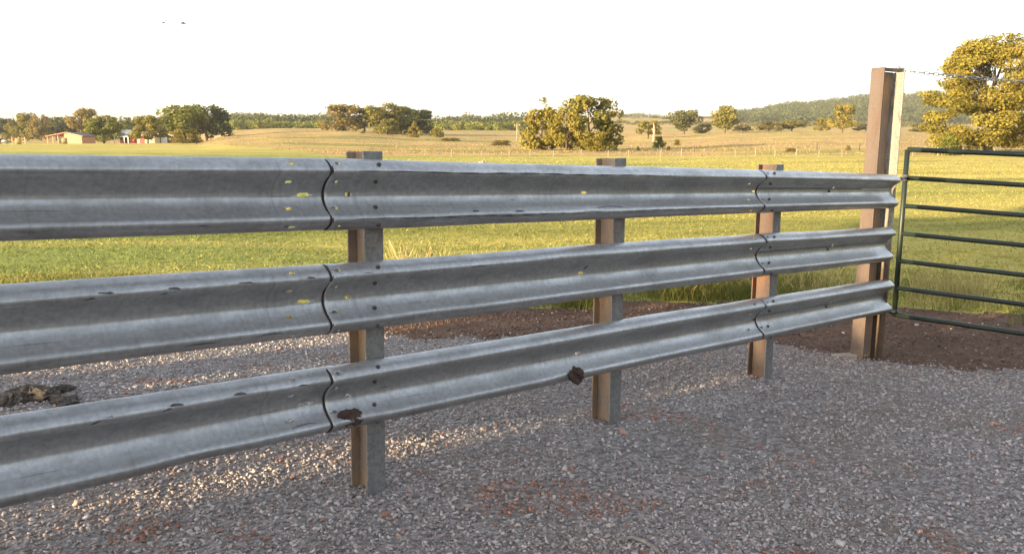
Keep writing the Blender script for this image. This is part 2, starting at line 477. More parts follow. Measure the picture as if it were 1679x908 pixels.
# ------------------------------------------------------------------ trees
def leaves(blobs, n, size, rs, shell=0.55, flat=0.0):
    """n leaf-clump quads through the outer part of a set of ellipsoids"""
    B = np.array(blobs, float)
    wgt = (B[:, 3] * B[:, 4] + B[:, 4] * B[:, 5] + B[:, 3] * B[:, 5]); wgt /= wgt.sum()
    bi = rs.choice(len(B), n, p=wgt)
    d = rs.normal(size=(n, 3)); d /= np.linalg.norm(d, axis=1)[:, None]
    rad = shell + (1.05 - shell) * rs.random(n) ** 0.6
    P = B[bi, :3] + d * B[bi, 3:6] * rad[:, None]
    nrm = d * 0.9 + rs.normal(size=(n, 3)) * 0.65; nrm[:, 2] += 0.25
    nrm /= np.linalg.norm(nrm, axis=1)[:, None]
    t = np.cross(nrm, rs.normal(size=(n, 3))); t /= np.linalg.norm(t, axis=1)[:, None] + 1e-9
    b = np.cross(nrm, t)
    s = size * (0.55 + 0.9 * rs.random(n))
    a1, b1 = s[:, None] * t, (s * (0.5 + 0.4 * rs.random(n)))[:, None] * b
    V = np.stack([P - a1, P - b1 * 0.9 + a1 * 0.1, P + a1, P + b1], 1).reshape(-1, 3)
    F = np.arange(4 * n).reshape(-1, 4)
    clump = rs.random(len(B))
    col = np.stack([np.clip(0.55 * clump[bi] + 0.55 * rs.random(n) - 0.05, 0, 1), np.clip(0.5 * rs.random(len(B))[bi] + 0.5 * rs.random(n), 0, 1), np.zeros(n)], -1)
    return V, F, col

def crown_blobs(kind, rs):
    """unit tree: height 1, crown about 1 wide; returns ellipsoids"""
    B = []
    if kind == 'oak':
        for k in range(46):
            a = rs.random() * 6.283; h = 0.20 + 0.72 * rs.random()
            w = 0.46 * math.sin(min(1, max(0.0, (1.05 - h) / 0.85)) * 1.9) ** 0.6 if h < 1 else 0.05
            q = w * rs.random() ** 0.45; s = 0.065 + 0.06 * rs.random()
            B.append((q * math.cos(a), q * math.sin(a), h, s * 1.25, s * 1.25, s * 0.85))
    elif kind == 'round':
        for k in range(34):
            d = rs.normal(size=3); d /= np.linalg.norm(d); q = 0.36 * rs.random() ** 0.4; s = 0.085 + 0.07 * rs.random()
            B.append((d[0] * q, d[1] * q, 0.56 + d[2] * q * 0.98, s * 1.2, s * 1.2, s))
    elif kind == 'low':                                           # leafy to the ground
        for k in range(40):
            a = rs.random() * 6.283; h = 0.06 + 0.84 * rs.random(); w = 0.44 * math.sqrt(max(0.02, 1 - (max(0, h - 0.35) / 0.62) ** 2))
            q = w * rs.random() ** 0.45; s = 0.075 + 0.065 * rs.random()
            B.append((q * math.cos(a), q * math.sin(a), h, s * 1.2, s * 1.2, s))
    elif kind == 'tall':
        for k in range(38):
            a = rs.random() * 6.283; h = 0.24 + 0.68 * rs.random(); w = 0.40 * math.sin((h - 0.12) / 0.9 * math.pi) ** 0.55
            q = w * rs.random() ** 0.5; s = 0.065 + 0.06 * rs.random()
            B.append((q * math.cos(a), q * math.sin(a), h, s * 1.3, s * 1.3, s * 0.95))
    elif kind == 'cedar':
        for k in range(30):
            a = rs.random() * 6.283; h = 0.05 + 0.9 * rs.random(); w = 0.40 * (1.02 - h) ** 0.75
            q = w * rs.random() ** 0.5; s = 0.05 + 0.09 * (1 - h)
            B.append((q * math.cos(a), q * math.sin(a), h, s, s, s * 1.2))
    elif kind == 'high':
        for k in range(44):
            a = rs.random() * 6.283; h = 0.44 + 0.50 * rs.random(); w = 0.42 * math.sin(np.clip((h - 0.34) / 0.68, 0.05, 0.97) * math.pi) ** 0.6
            q = w * rs.random() ** 0.5; s = 0.05 + 0.05 * rs.random()
            B.append((q * math.cos(a), q * math.sin(a), h, s * 1.3, s * 1.3, s * 0.9))
    elif kind == 'thin':
        for k in range(26):
            a = rs.random() * 6.283; h = 0.35 + 0.62 * rs.random(); w = 0.42 * math.sin((h - 0.2) / 0.85 * math.pi) ** 0.6
            q = w * rs.random() ** 0.4; s = 0.03 + 0.045 * rs.random()
            B.append((q * math.cos(a), q * math.sin(a), h, s * 1.2, s * 1.2, s))
    return B

def trunk_mesh(name, blobs, rs, r0, limbs, mat, fork=0.28):
    b = MB()
    top = 0.86
    lean = rs.normal(size=2) * 0.02
    ax = lambda h: Vector((lean[0] * h * 4 * h, lean[1] * h * 4 * h, h))
    b.tube([ax(-0.03), ax(0.0), ax(0.12), ax(fork), ax(0.55), ax(top)], [r0 * 1.5, r0 * 1.25, r0, r0 * 0.85, r0 * 0.45, r0 * 0.1], 8)
    idx = rs.permutation(len(blobs))[:limbs]
    for i in idx:
        e = Vector(blobs[i][:3]); h0 = min(max(0.12, e.z * (0.35 + 0.3 * rs.random())), 0.6)
        s = ax(h0); m = s.lerp(e, 0.5) + Vector((rs.normal() * 0.02, rs.normal() * 0.02, 0.03))
        b.tube([s, m, e], [r0 * 0.42, r0 * 0.26, r0 * 0.06], 5)
    return mesh(name, b.v, b.f, mat, True)

PROTO = {}
def proto(kind, n, size, var, limbs=10, r0=0.022, shell=0.5):
    rs = np.random.default_rng(100 + var * 17 + len(kind) * 5)
    B = crown_blobs(kind, rs)
    V, F, c = leaves(B, n, size, rs, shell)
    return dict(V=V, F=F, c=c, trunk=trunk_mesh('trunk', B, rs, r0, limbs, M['bark']), crown={})
for kd, n, sz in (('oak', 4200, 0.027), ('round', 4000, 0.028), ('low', 4000, 0.029), ('tall', 4200, 0.027), ('cedar', 2200, 0.030), ('thin', 1300, 0.018), ('high', 5200, 0.026)):
    for v in range(3 if kd in ('round', 'tall', 'low') else 2):
        PROTO[kd, v] = proto(kd, n, sz, v)
def crown_data(P, leaf):
    if leaf not in P['crown']:
        P['crown'][leaf] = np_mesh('crown', P['V'], P['F'], LEAF[leaf], P['c'])
    return P['crown'][leaf]
def tree(px, wpx, ytop, Y, kind, var, leaf, name, label, cat='tree', group=None, P=None, at=None, size=None):
    p = spot(px, Y) if at is None else np.array([at[0], at[1], float(gz(at[0], at[1]))])
    if size is None:
        # height that reaches the photographed crown top
        h = ZC - (ytop - HZ) * Y / FPX - p[2]; w = wpx * Y / FPX
    else:
        h, w = size
    P = P or PROTO[kind, var]
    root = empty(name, p, (px * 0.37 + var) % 6.28 if P is not BIG else 0.0)
    root.scale = (w * 1.2, w * 1.2, h)
    for nm, me in (('trunk', P['trunk']), ('crown', crown_data(P, leaf))):
        o = bpy.data.objects.new(nm, me); COL.objects.link(o); o.parent = root
    tag(root, label, cat, group)
    return root
BIG = None
# the big golden tree behind the gate: its own crown
_rs = np.random.default_rng(5)
_B = []
for k in range(190):
    h = 0.09 + 0.87 * _rs.random(); a = _rs.random() * 6.283
    w = np.interp(h, [0.10, 0.20, 0.35, 0.55, 0.66, 0.80, 0.92, 1.0], [0.36, 0.40, 0.41, 0.42, 0.38, 0.30, 0.19, 0.06])
    q = w * _rs.random() ** 0.42; s = 0.040 + 0.046 * _rs.random()
    _B.append((q * math.cos(a), q * math.sin(a), h, s * 1.3, s * 1.3, s * 0.8))
_V, _F, _c = leaves(_B, 62000, 0.0085, _rs, 0.30)
BIG = dict(V=_V, F=_F, c=_c, trunk=trunk_mesh('trunk', _B, _rs, 0.026, 26, M['bark'], 0.2), crown={})

G1, G2, G3, G4 = 'trees around the farmstead', 'trees of the hilltop grove', 'trees of the near thicket', 'trees at the foot of the wooded hill'
TREES = [
    (4, 46, 203, 470, 'round', 0, 'dark', 'field_tree', 'dark tree cut by the left edge of the photo', G1),
    (26, 40, 196, 480, 'tall', 1, 'dark', 'field_tree', 'second dark tree from the left edge, rounded top', G1),
    (46, 30, 203, 420, 'low', 0, 'olive', 'field_tree', 'low olive tree left of the two tan trees', G1),
    (66, 40, 187, 410, 'low', 2, 'olive', 'field_tree', 'tan green tree left of the reddish one, by the farm field', G1),
    (88, 32, 190, 405, 'low', 1, 'brown', 'field_tree', 'reddish brown tree just left of the barn', G1),
    (112, 46, 193, 440, 'round', 1, 'dark', 'field_tree', 'dark blue green tree rising behind the tan barn', G1),
    (136, 36, 197, 450, 'round', 2, 'dark', 'field_tree', 'small dark tree behind the right half of the barn', G1),
    (157, 46, 178, 360, 'tall', 1, 'brown', 'field_tree', 'tall golden brown tree standing right behind the barn', G1),
    (188, 54, 191, 262, 'low', 1, 'green', 'field_tree', 'broad rounded green tree between barn and white roofed house', G1),
    (222, 54, 200, 420, 'round', 0, 'green', 'field_tree', 'green tree directly behind the white roofed house', G1),
    (258, 50, 192, 246, 'oak', 0, 'olive', 'field_tree', 'spreading tree with forked trunk in front of the yellow wall', G1),
    (286, 40, 196, 420, 'round', 1, 'far', 'field_tree', 'grey green tree behind the dark roofed shed', G1),
    (318, 74, 166, 280, 'round', 2, 'green', 'field_tree', 'tallest farmstead tree, sunlit left half of the big pair', G1),
    (352, 66, 173, 292, 'low', 1, 'dark', 'field_tree', 'dark right half of the big farmstead tree pair', G1),  # darker leaves paint the shaded right side of the pair
    (570, 62, 173, 335, 'low', 0, 'brown', 'grove_tree', 'leftmost tan tree of the hilltop grove', G2),
    (604, 56, 177, 345, 'tall', 1, 'olive', 'grove_tree', 'slim stemmed tree second from left in the hilltop grove', G2),
    (634, 64, 172, 335, 'tall', 2, 'olive', 'grove_tree', 'highest tree in the middle of the hilltop grove', G2),
    (662, 60, 177, 345, 'round', 0, 'green', 'grove_tree', 'green tree right of the middle of the hilltop grove', G2),
    (688, 60, 179, 352, 'low', 2, 'dark', 'grove_tree', 'rightmost dark rounded tree of the hilltop grove', G2),  # dark leaves paint the grove's side turned from the sun
    (641, 40, 196, 300, 'low', 2, 'olive', 'grove_tree', 'leafy tree standing in front of the hilltop grove', G2),
    (683, 26, 200, 285, 'cedar', 0, 'amber', 'cedar_tree', 'small golden cedar at the right foot of the grove', G2),
    (719, 21, 210, 280, 'low', 1, 'olive', 'cedar_tree', 'short rounded tree standing alone right of the grove', G2),
    (602, 10, 214, 290, 'cedar', 1, 'olive', 'cedar_tree', 'tiny dark cedar below the left of the grove', G2),
    (962, 96, 158, 142, 'low', 0, 'olive', 'thicket_tree', 'tallest tree of the thicket, olive and upright', G3),
    (902, 70, 163, 146, 'thin', 0, 'olive', 'thicket_tree', 'thin leaved tree showing bare twigs above the thicket', G3),
    (994, 40, 160, 145, 'thin', 1, 'olive', 'thicket_tree', 'twiggy tree at the right edge of the thicket', G3),
    (886, 62, 178, 134, 'low', 0, 'amber', 'thicket_tree', 'golden rounded tree at the left end of the thicket', G3),
    (926, 58, 181, 130, 'low', 1, 'amber', 'thicket_tree', 'golden olive bushy tree in the middle front of thicket', G3),
    (974, 52, 214, 124, 'low', 2, 'amber', 'thicket_tree', 'low golden bush at the right foot of the thicket', G3),
    (1056, 36, 197, 300, 'oak', 1, 'olive', 'field_tree', 'small olive tree beside the bare pale snag', None),
    (1113, 52, 175, 380, 'round', 2, 'far', 'field_tree', 'grey green rounded tree, left one of the lone pair', None),
    (1178, 50, 174, 370, 'round', 0, 'olive', 'field_tree', 'olive rounded tree, right one of the lone pair', None),
    (1142, 30, 203, 400, 'low', 0, 'far', 'field_tree', 'low bush between the two lone rounded trees', None),
    (1206, 26, 204, 410, 'low', 1, 'brown', 'field_tree', 'brownish bush just right of the lone pair of trees', G4),
    (1248, 40, 198, 430, 'low', 2, 'brown', 'field_tree', 'tan bush under the left slope of the hill', G4),
    (1284, 46, 196, 440, 'round', 1, 'olive', 'field_tree', 'wide tan green tree under the middle of the hill', G4),
    (1332, 24, 193, 420, 'low', 0, 'amber', 'field_tree', 'narrow yellowish tree left of the taller hill foot tree', G4),
    (1365, 40, 171, 350, 'oak', 0, 'amber', 'field_tree', 'taller golden tree at the hill foot left of the end post', G4),
    (1402, 34, 202, 440, 'low', 1, 'far', 'field_tree', 'low dull bush just left of the tall end post', G4),
    (1492, 44, 202, 430, 'low', 2, 'olive', 'field_tree', 'low olive bush between end post and big golden tree', G4),
]
for px, w, yt, Y, kd, v, lf, nm, lb, g in TREES:
    tree(px, w, yt, Y, kd, v, lf, nm, lb, 'tree', g)
tree(1599, 192, 61, 104, None, 0, 'gold', 'oak_tree', 'big golden oak rising behind the green gate', 'tree', P=BIG)
SHRUBS = [
    (1537, 44, 214, 98, 'cedar', 0, 'green', 'green shrub at the left foot of the big golden oak'),
    (1562, 40, 236, 99, 'low', 1, 'olive', 'low weedy shrub right under the big golden oak'),
    (318, 46, 213, 240, 'low', 0, 'amber', 'yellow green bush in front of the big farmstead trees'),
    (1073, 20, 222, 158, 'low', 2, 'green', 'dark green bush in front of the bare pale snag'),
    (1102, 11, 228, 190, 'low', 0, 'olive', 'small rounded bush on the slope right of the snag'),
    (1004, 6, 238, 130, 'low', 1, 'green', 'tiny dark bush right beside the thicket'),
    (1040, 6, 239, 132, 'low', 2, 'green', 'tiny dark bush below the shaded slope'),
    (1089, 6, 239, 132, 'low', 0, 'olive', 'tiny bush right of the dark green bush'),
    (1284, 16, 241, 112, 'low', 1, 'brown', 'reddish weed clump on the far wire fence'),
    (1376, 8, 237, 118, 'low', 2, 'olive', 'small dark bush on the pasture edge near the end post'),
    (822, 34, 230, 190, 'low', 0, 'brown', 'brown scrub patch left of the thicket'),
    (740, 26, 226, 240, 'low', 1, 'olive', 'low scrub right of the short rounded tree'),
    (22, 26, 229, 300, 'low', 2, 'olive', 'low bush at the far left field edge'),
]
for px, w, yt, Y, kd, v, lf, lb in SHRUBS:
    tree(px, w, yt, Y, kd, v, lf, 'shrub', lb, 'shrub')
# bare snag
b = MB(); p = spot(1065, 250)
b.tube([(0, 0, -0.2), (0, 0, 1.2), (0.1, 0, 3.0), (-0.05, 0, 4.6), (-0.25, 0, 5.6)], [0.55, 0.42, 0.36, 0.26, 0.08], 8)
b.tube([(0.08, 0, 2.8), (-0.7, 0.1, 3.9)], [0.2, 0.08], 6); b.tube([(0.05, 0, 3.4), (0.5, 0.1, 4.2)], [0.12, 0.04], 6)
tag(b.build('dead_tree', M['bark_pale'], None, Matrix.Translation(Vector(p)), True), 'bare pale tree snag beside the small olive tree', 'dead tree')

# woods too far off to count
def wood(name, label, cells, n_leaf, leaf, seed):
    """cells: list of (x, y, height, width) crowns joined into one mass"""
    rs = np.random.default_rng(seed); Vs, Fs, Cs = [], [], []; base = 0
    for (x, y, h, w) in cells:
        z = float(gz(x, y))
        B = [(x + rs.normal() * w * 0.16, y + rs.normal() * w * 0.16, z + h * (0.34 + 0.4 * rs.random()), w * 0.36, w * 0.36, h * 0.30) for _ in range(4)]
        B.append((x, y, z + h * 0.25, w * 0.45, w * 0.45, h * 0.28))
        V, F, c = leaves(B, n_leaf, w * 0.068, rs, 0.6)
        c[:, 0] = np.clip(c[:, 0] * 0.7 + 0.45 * rs.random() - 0.05, 0, 1); c[:, 1] = np.clip(c[:, 1] * 0.5 + rs.random() * 0.5, 0, 1)
        Vs.append(V); Fs.append(F + base); Cs.append(c); base += len(V)
    o = link_mesh(name, np_mesh(name, np.concatenate(Vs), np.concatenate(Fs), LEAF[leaf], np.concatenate(Cs)))
    tag(o, label, 'woodland', kind='stuff')
def line_cells(pxs, tops, Y0, dY, n, wpx, seed):
    rs = np.random.default_rng(seed); out = []
    for k in range(n):
        px = pxs[0] + (pxs[-1] - pxs[0]) * (k + rs.random()) / n
        Y = Y0 + dY * rs.random(); p = spot(px, Y)
        top = np.interp(px, pxs, tops) + rs.normal() * 1.6 + 2.0
        h = max(3.0, ZC - (top - HZ) * Y / FPX - p[2]); out.append((p[0], p[1], h, wpx * (0.7 + 0.6 * rs.random()) * Y / FPX))
    return out
wood('left_woodland', 'dark far woodland behind the farmstead on the left', line_cells([-160, 0, 100, 250, 400], [188, 193, 194, 191, 187], 560, 120, 60, 28, 1), 300, 'dark', 11)
wood('ridge_woodland', 'far woodland along the hill left of the grove', line_cells([370, 420, 470, 520, 565], [186, 184, 190, 187, 189], 620, 140, 56, 22, 2), 300, 'dark', 12)
wood('ridge_foot_woodland', 'lower sunlit wood edge left of the hilltop grove', line_cells([375, 440, 500, 560], [198, 195, 200, 198], 520, 60, 32, 21, 22), 280, 'green', 23)
wood('middle_woodland', 'far woodland between the hilltop grove and the thicket', line_cells([690, 740, 790, 860, 900], [192, 189, 186, 184, 188], 640, 120, 44, 23, 3), 300, 'dark', 13)
wood('middle_foot_woodland', 'lower sunlit wood edge between grove and thicket', line_cells([700, 760, 860], [199, 198, 197], 540, 60, 26, 21, 33), 280, 'green', 24)
wood('low_ridge_woodland', 'hazy low ridge of woods behind the lone pair of trees', line_cells([985, 1040, 1100, 1160, 1230], [186, 184, 190, 193, 190], 1250, 250, 60, 13, 4), 130, 'far', 14)
wood('valley_woodland', 'wood edge at the valley floor below the low ridge', line_cells([990, 1060, 1140, 1230, 1330, 1420, 1520], [198, 201, 204, 203, 200, 198, 200], 800, 150, 70, 14, 5), 150, 'far', 15)
def hill_cells(n, seed):
    rs = np.random.default_rng(seed); out = []
    while len(out) < n:
        px = 1170 + 900 * rs.random(); Y = 1080 + 520 * rs.random()
        x = azx(px) * Y
        out.append((x, Y, 12 + 5 * rs.random(), 13 + 7 * rs.random()))
    return out
wood('hill_woodland', 'hazy wooded hill rising on the right behind the end post', hill_cells(2900, 6), 62, 'dark', 16)

# ------------------------------------------------------------------ farmstead
M['red_roof'] = mat_plain('red_metal_roof', (0.30, 0.055, 0.04), 0.5)
M['white_roof'] = mat_plain('white_metal_roof', (0.72, 0.72, 0.70), 0.5, 0, 0.06)
M['grey_roof'] = mat_plain('grey_shingle_roof', (0.13, 0.12, 0.13), 0.85)
M['tan_board'] = mat_plain('tan_board_wall', (0.52, 0.26, 0.15), 0.8, 0, 0.12)
M['red_board'] = mat_plain('red_board_wall', (0.33, 0.07, 0.06), 0.8)
M['cream_board'] = mat_plain('cream_board_wall', (0.58, 0.46, 0.26), 0.8, 0, 0.1)
M['white_paint'] = mat_plain('white_paint', (0.75, 0.73, 0.68), 0.6, 0, 0.05)
M['dark_wood'] = mat_plain('dark_timber', (0.07, 0.055, 0.045), 0.85)
M['hay'] = mat_plain('hay', (0.34, 0.25, 0.10), 0.95)
M['glass'] = NT('window_glass').set((0.03, 0.035, 0.04), 0.1, 0.0, 0.5)

def site(px, Y, rz=0.0):
    p = spot(px, Y); return p, Matrix.Translation(Vector(p)) @ Matrix.Rotation(rz, 4, 'Z')
# barn: closed block with an open lean-to bay on the left, low red roof
p, mw = site(126, 238, 0.02)
r = empty('barn', p, 0.02); tag(r, 'tan boarded barn with red roof and open bay on its left', 'barn')
def front(poly, y0, y1):
    n = len(poly); q = MB()
    q.add([(x, y0, z) for x, z in poly] + [(x, y1, z) for x, z in poly], [tuple(range(n)), tuple(range(2 * n - 1, n - 1, -1))] + [(i, n + i, n + (i + 1) % n, (i + 1) % n) for i in range(n)])
    return q
front([(-0.2, 0), (4.7, 0), (4.7, 2.1), (0.5, 3.05), (-0.2, 2.93)], 0, 0.15).build('front_wall', M['tan_board'], r, mw)
b = MB(); b.box((4.55, 0.155, 0), (4.7, 8, 2.1)); b.build('side_wall', M['tan_board'], r, mw)
b = MB(); b.box((-0.2, 0.155, 0), (-0.05, 8, 2.9)); b.build('side_wall', M['tan_board'], r, mw)
front([(0.5, 3.10), (5.2, 2.05), (5.2, 2.2), (0.5, 3.25)], -0.4, 8.3).build('roof', M['grey_roof'], r, mw)
front([(-5.3, 1.98), (0.495, 3.10), (0.495, 3.25), (-5.3, 2.13)], -0.4, 8.3).build('lean_to_roof', M['red_roof'], r, mw)
front([(-5.3, 1.94), (0.5, 3.06), (5.2, 2.01), (5.2, 2.17), (0.5, 3.24), (-5.3, 2.10)], -0.47, -0.41).build('eave_board', M['tan_board'], r, mw)
for x in (-5.0, -3.4, -2.0):
    b = MB(); b.box((x - 0.1, 0, 0), (x + 0.1, 0.2, 1.98 + (x + 5.3) * 0.19)); b.build('post', M['tan_board'], r, mw)
b = MB(); b.box((-5.0, 7.8, 0), (-0.21, 7.95, 1.9)); b.build('back_wall', M['dark_wood'], r, mw)
b = MB(); b.box((-3.0, 2.4, 0.5), (-1.9, 4.2, 1.3)); b.build('stored_load', M['white_paint'], r, mw)
b = MB(); b.box((-1.8, 0.16, 0.0), (-0.25, 0.3, 2.0)); b.build('bay_opening_dark', M['dark_wood'], r, mw)  # dark panel stands in for the shade inside the bay opening
# white roofed red house
p, mw = site(232, 262, -0.10)
r = empty('farmhouse', p, -0.10); tag(r, 'red walled farmhouse with white metal roofs beside the spreading tree', 'house')
b = MB(); b.box((-4.2, 0, 0), (0.8, 5.0, 2.5)); b.prism([(0, 2.5), (5.0, 2.5), (2.5, 4.0)], (-4.2, 0.8)); b.build('wall', M['red_board'], r, mw)
b = MB()
for y0, y1, z0, z1 in ((-0.5, 2.5, 2.33, 4.05), (5.5, 2.5, 2.33, 4.05)):
    b.add([(-4.6, y0, z0), (1.2, y0, z0), (1.2, y1, z1), (-4.6, y1, z1), (-4.6, y0, z0 + 0.1), (1.2, y0, z0 + 0.1), (1.2, y1, z1 + 0.1), (-4.6, y1, z1 + 0.1)],
          [(0, 1, 2, 3), (7, 6, 5, 4), (0, 4, 5, 1), (1, 5, 6, 2), (2, 6, 7, 3), (3, 7, 4, 0)])
b.build('roof', M['white_roof'], r, mw)
b = MB(); b.add([(-4.6, -2.2, 1.9), (0.2, -2.2, 1.9), (0.2, -0.02, 2.3), (-4.6, -0.02, 2.3), (-4.6, -2.2, 2.0), (0.2, -2.2, 2.0), (0.2, -0.02, 2.4), (-4.6, -0.02, 2.4)],
          [(0, 1, 2, 3), (7, 6, 5, 4), (0, 4, 5, 1), (1, 5, 6, 2), (2, 6, 7, 3), (3, 7, 4, 0)])
b.build('porch_roof', M['white_roof'], r, mw)
for x in (-4.4, -2.8, -1.2, 0.05):
    b = MB(); b.box((x - 0.08, -2.1, 0), (x + 0.08, -1.94, 1.9)); b.build('porch_post', M['white_paint'], r, mw)
for x in (-3.4, -0.6):
    b = MB(); b.box((x - 0.45, -0.04, 0.9), (x + 0.45, -0.003, 1.8)); w_ = b.build('window', M['white_paint'], r, mw)
    b = MB(); b.box((x - 0.36, -0.06, 0.98), (x + 0.36, -0.043, 1.72)); b.build('pane', M['glass'], w_, mw)
b = MB(); b.box((-2.2, -0.04, 0), (-1.3, -0.003, 2.0)); b.build('door', M['dark_wood'], r, mw)
# cream wing right of it
p, mw = site(255, 258, -0.05)
r = empty('garage', p, -0.05); tag(r, 'low cream walled outbuilding behind the forked tree trunk', 'building')
b = MB(); b.box((-2.8, 0, 0), (2.6, 4, 2.3)); b.build('wall', M['cream_board'], r, mw)
b = MB(); b.add([(-3.1, -0.3, 2.3), (2.9, -0.3, 2.3), (2.9, 4.3, 2.9), (-3.1, 4.3, 2.9), (-3.1, -0.3, 2.42), (2.9, -0.3, 2.42), (2.9, 4.3, 3.02), (-3.1, 4.3, 3.02)],
          [(3, 2, 1, 0), (4, 5, 6, 7), (0, 1, 5, 4), (1, 2, 6, 5), (2, 3, 7, 6), (3, 0, 4, 7)]); b.build('roof', M['white_roof'], r, mw)
b = MB(); b.box((-2.0, -0.05, 0), (-0.4, -0.003, 2.0)); b.build('door', M['red_board'], r, mw)
# dark roofed shed
p, mw = site(284, 262, 0.25)
r = empty('shed', p, 0.25); tag(r, 'small shed with dark grey gable roof left of the yellow bush', 'shed')
b = MB(); b.box((-2.4, 0, 0), (2.4, 5, 2.1))
b.v += []; b.build('wall', M['dark_wood'], r, mw)
b = MB()
for sx in (-1, 1):
    vs = [(sx * 2.9, -0.4, 1.95), (0, -0.4, 3.2), (0, 5.4, 3.2), (sx * 2.9, 5.4, 1.95)]
    vs += [(x, y, z + 0.12) for x, y, z in vs]
    b.add(vs, [(0, 1, 2, 3), (7, 6, 5, 4), (0, 4, 5, 1), (1, 5, 6, 2), (2, 6, 7, 3), (3, 7, 4, 0)])
b.build('roof', M['grey_roof'], r, mw)
b = MB(); b.add([(-2.9, -0.46, 1.93), (0, -0.46, 3.18), (0, -0.46, 3.40), (-2.9, -0.46, 2.15), (2.9, -0.46, 1.93), (2.9, -0.46, 2.15)], [(0, 1, 2, 3), (1, 4, 5, 2)]); b.build('gable_trim', M['white_paint'], r, mw)
b = MB(); b.add([(-2.4, -0.01, 2.1), (2.4, -0.01, 2.1), (0, -0.01, 3.15), (-2.4, 0.1, 2.1), (2.4, 0.1, 2.1), (0, 0.1, 3.15)], [(0, 1, 2), (5, 4, 3), (0, 3, 4, 1), (1, 4, 5, 2), (2, 5, 3, 0)]); b.build('gable', M['dark_wood'], r, mw)
b = MB(); b.box((-0.9, -0.04, 0), (0.9, -0.004, 1.8)); b.build('door', M['white_paint'], r, mw)
# round bales
for px, Y, lb in ((125, 222, 'round hay bale in front of the tan barn'), (51, 210, 'round hay bale in the field left of the barn')):
    p, mw = site(px, Y, 0.5)
    b = MB(); n = 18; prof = [(-0.66, 0.05), (-0.66, 0.70), (-0.58, 0.78), (0.0, 0.80), (0.58, 0.78), (0.66, 0.70), (0.66, 0.05)]
    for k, (x, rr) in enumerate(prof): b.v += [(x, rr * math.cos(2 * math.pi * i / n), 0.76 + rr * math.sin(2 * math.pi * i / n)) for i in range(n)]
    for k in range(len(prof) - 1): b.f += [(k * n + i, k * n + (i + 1) % n, (k + 1) * n + (i + 1) % n, (k + 1) * n + i) for i in range(n)]
    b.f += [tuple(range(n)), tuple(range(6 * n + n - 1, 6 * n - 1, -1))]
    tag(b.build('hay_bale', M['hay'], None, mw, True), lb, 'hay bale', 'round hay bales')
# low trailer with pale load on the far left, and the rail beside it
p, mw = site(30, 212, 0.1)
r = empty('farm_trailer', p, 0.1); tag(r, 'low dark farm trailer with pale load at the far left', 'trailer')
b = MB(); b.box((-1.3, -0.7, 0.45), (1.3, 0.7, 0.62)); b.build('bed', M['dark_wood'], r, mw)
b = MB(); b.tube([(-0.6, -0.5, 0.75), (0, -0.5, 0.85), (0.5, -0.45, 0.72)], [0.16, 0.26, 0.14], 8); b.build('load', M['white_paint'], r, mw, True)
for x in (-0.8, 0.8):
    b = MB(); b.tube([(x, -0.82, 0.3), (x, -0.70, 0.3)], 0.3, 14); b.build('wheel', M['dark_wood'], r, mw)
p, mw = site(52, 216, 0.0)
r = empty('paddock_fence', p); tag(r, 'short pale post and rail fence in the field left of the barn', 'fence')
for x in (-1.7, 0.0, 1.6):
    b = MB(); b.box((x - 0.09, -0.09, -0.1), (x + 0.09, 0.09, 1.75)); b.build('post', M['tan_board'], r, mw)
for z in (0.7, 1.35):
    b = MB(); b.box((-1.7, 0.095, z), (1.6, 0.14, z + 0.12)); b.build('rail', M['tan_board'], r, mw)
# utility pole
p, mw = site(847, 262)
hp = ZC - (203 - HZ) * 262 / FPX - p[2]
r = empty('utility_pole', p); tag(r, 'pale utility pole standing left of the thicket', 'utility pole')
b = MB(); b.tube([(0, 0, -0.3), (0, 0, hp)], [0.22, 0.15], 10); b.build('pole', M['bark_pale'], r, mw, True)
b = MB(); b.box((-0.9, -0.08, hp - 0.7), (0.9, 0.08, hp - 0.55)); b.build('crossarm', M['bark_pale'], r, mw)
for x in (-0.8, 0.8):
    b = MB(); b.tube([(x, 0, hp - 0.55), (x, 0, hp - 0.3)], 0.06, 6); b.build('insulator', M['white_paint'], r, mw)
# wire fence across the field
fp = [(700, 95), (742, 95), (790, 95), (835, 95), (868, 95), (905, 95), (950, 95), (993, 95), (1026, 95), (1077, 95), (1110, 95), (1146, 95), (1196, 95), (1228, 95), (1260, 95), (1294, 95), (1330, 95), (1367, 95), (1407, 95), (1445, 95), (1480, 95), (1520, 95), (1560, 95), (1610, 95), (1660, 95), (1720, 95)]
pr = spot(1077, 95)
r = empty('wire_fence', pr); tag(r, 'line of pale posts with thin wires crossing the field', 'fence')
tops = []
for px, Y in fp:
    q = spot(px, Y + 1.5 * math.sin(px)); hh = 0.86 + 0.16 * math.sin(px * 1.7)
    b = MB(); b.tube([(0, 0, -0.2), (0, 0, hh)], [0.055, 0.05], 7); b.build('post', M['post_wood'], r, Matrix.Translation(Vector(q)) @ Matrix.Rotation(0.05 * math.sin(px * 3), 4, 'Y'))
    tops.append((Vector(q), hh))
for k in (0.35, 0.65, 0.95):
    b = MB()
    b.tube([tuple(q + Vector((0, -0.075, hh * k))) for q, hh in tops], 0.006, 4, False); b.build('wire', M['dark_wood'], r)
# dark second row of stakes
for px, Y, lb in ((1130, 118, 'dark stake standing on the pasture right of the small bushes'), (1326, 122, 'dark stake on the pasture left of the taller hill foot tree'), (1394, 120, 'dark stake on the pasture just left of the end post')):
    b = MB(); b.tube([(0, 0, -0.2), (0, 0, 0.95)], [0.08, 0.06], 6)
    tag(b.build('fence_stake', M['dark_wood'], None, Matrix.Translation(Vector(spot(px, Y)))), lb, 'fence stake', 'dark stakes on the pasture')

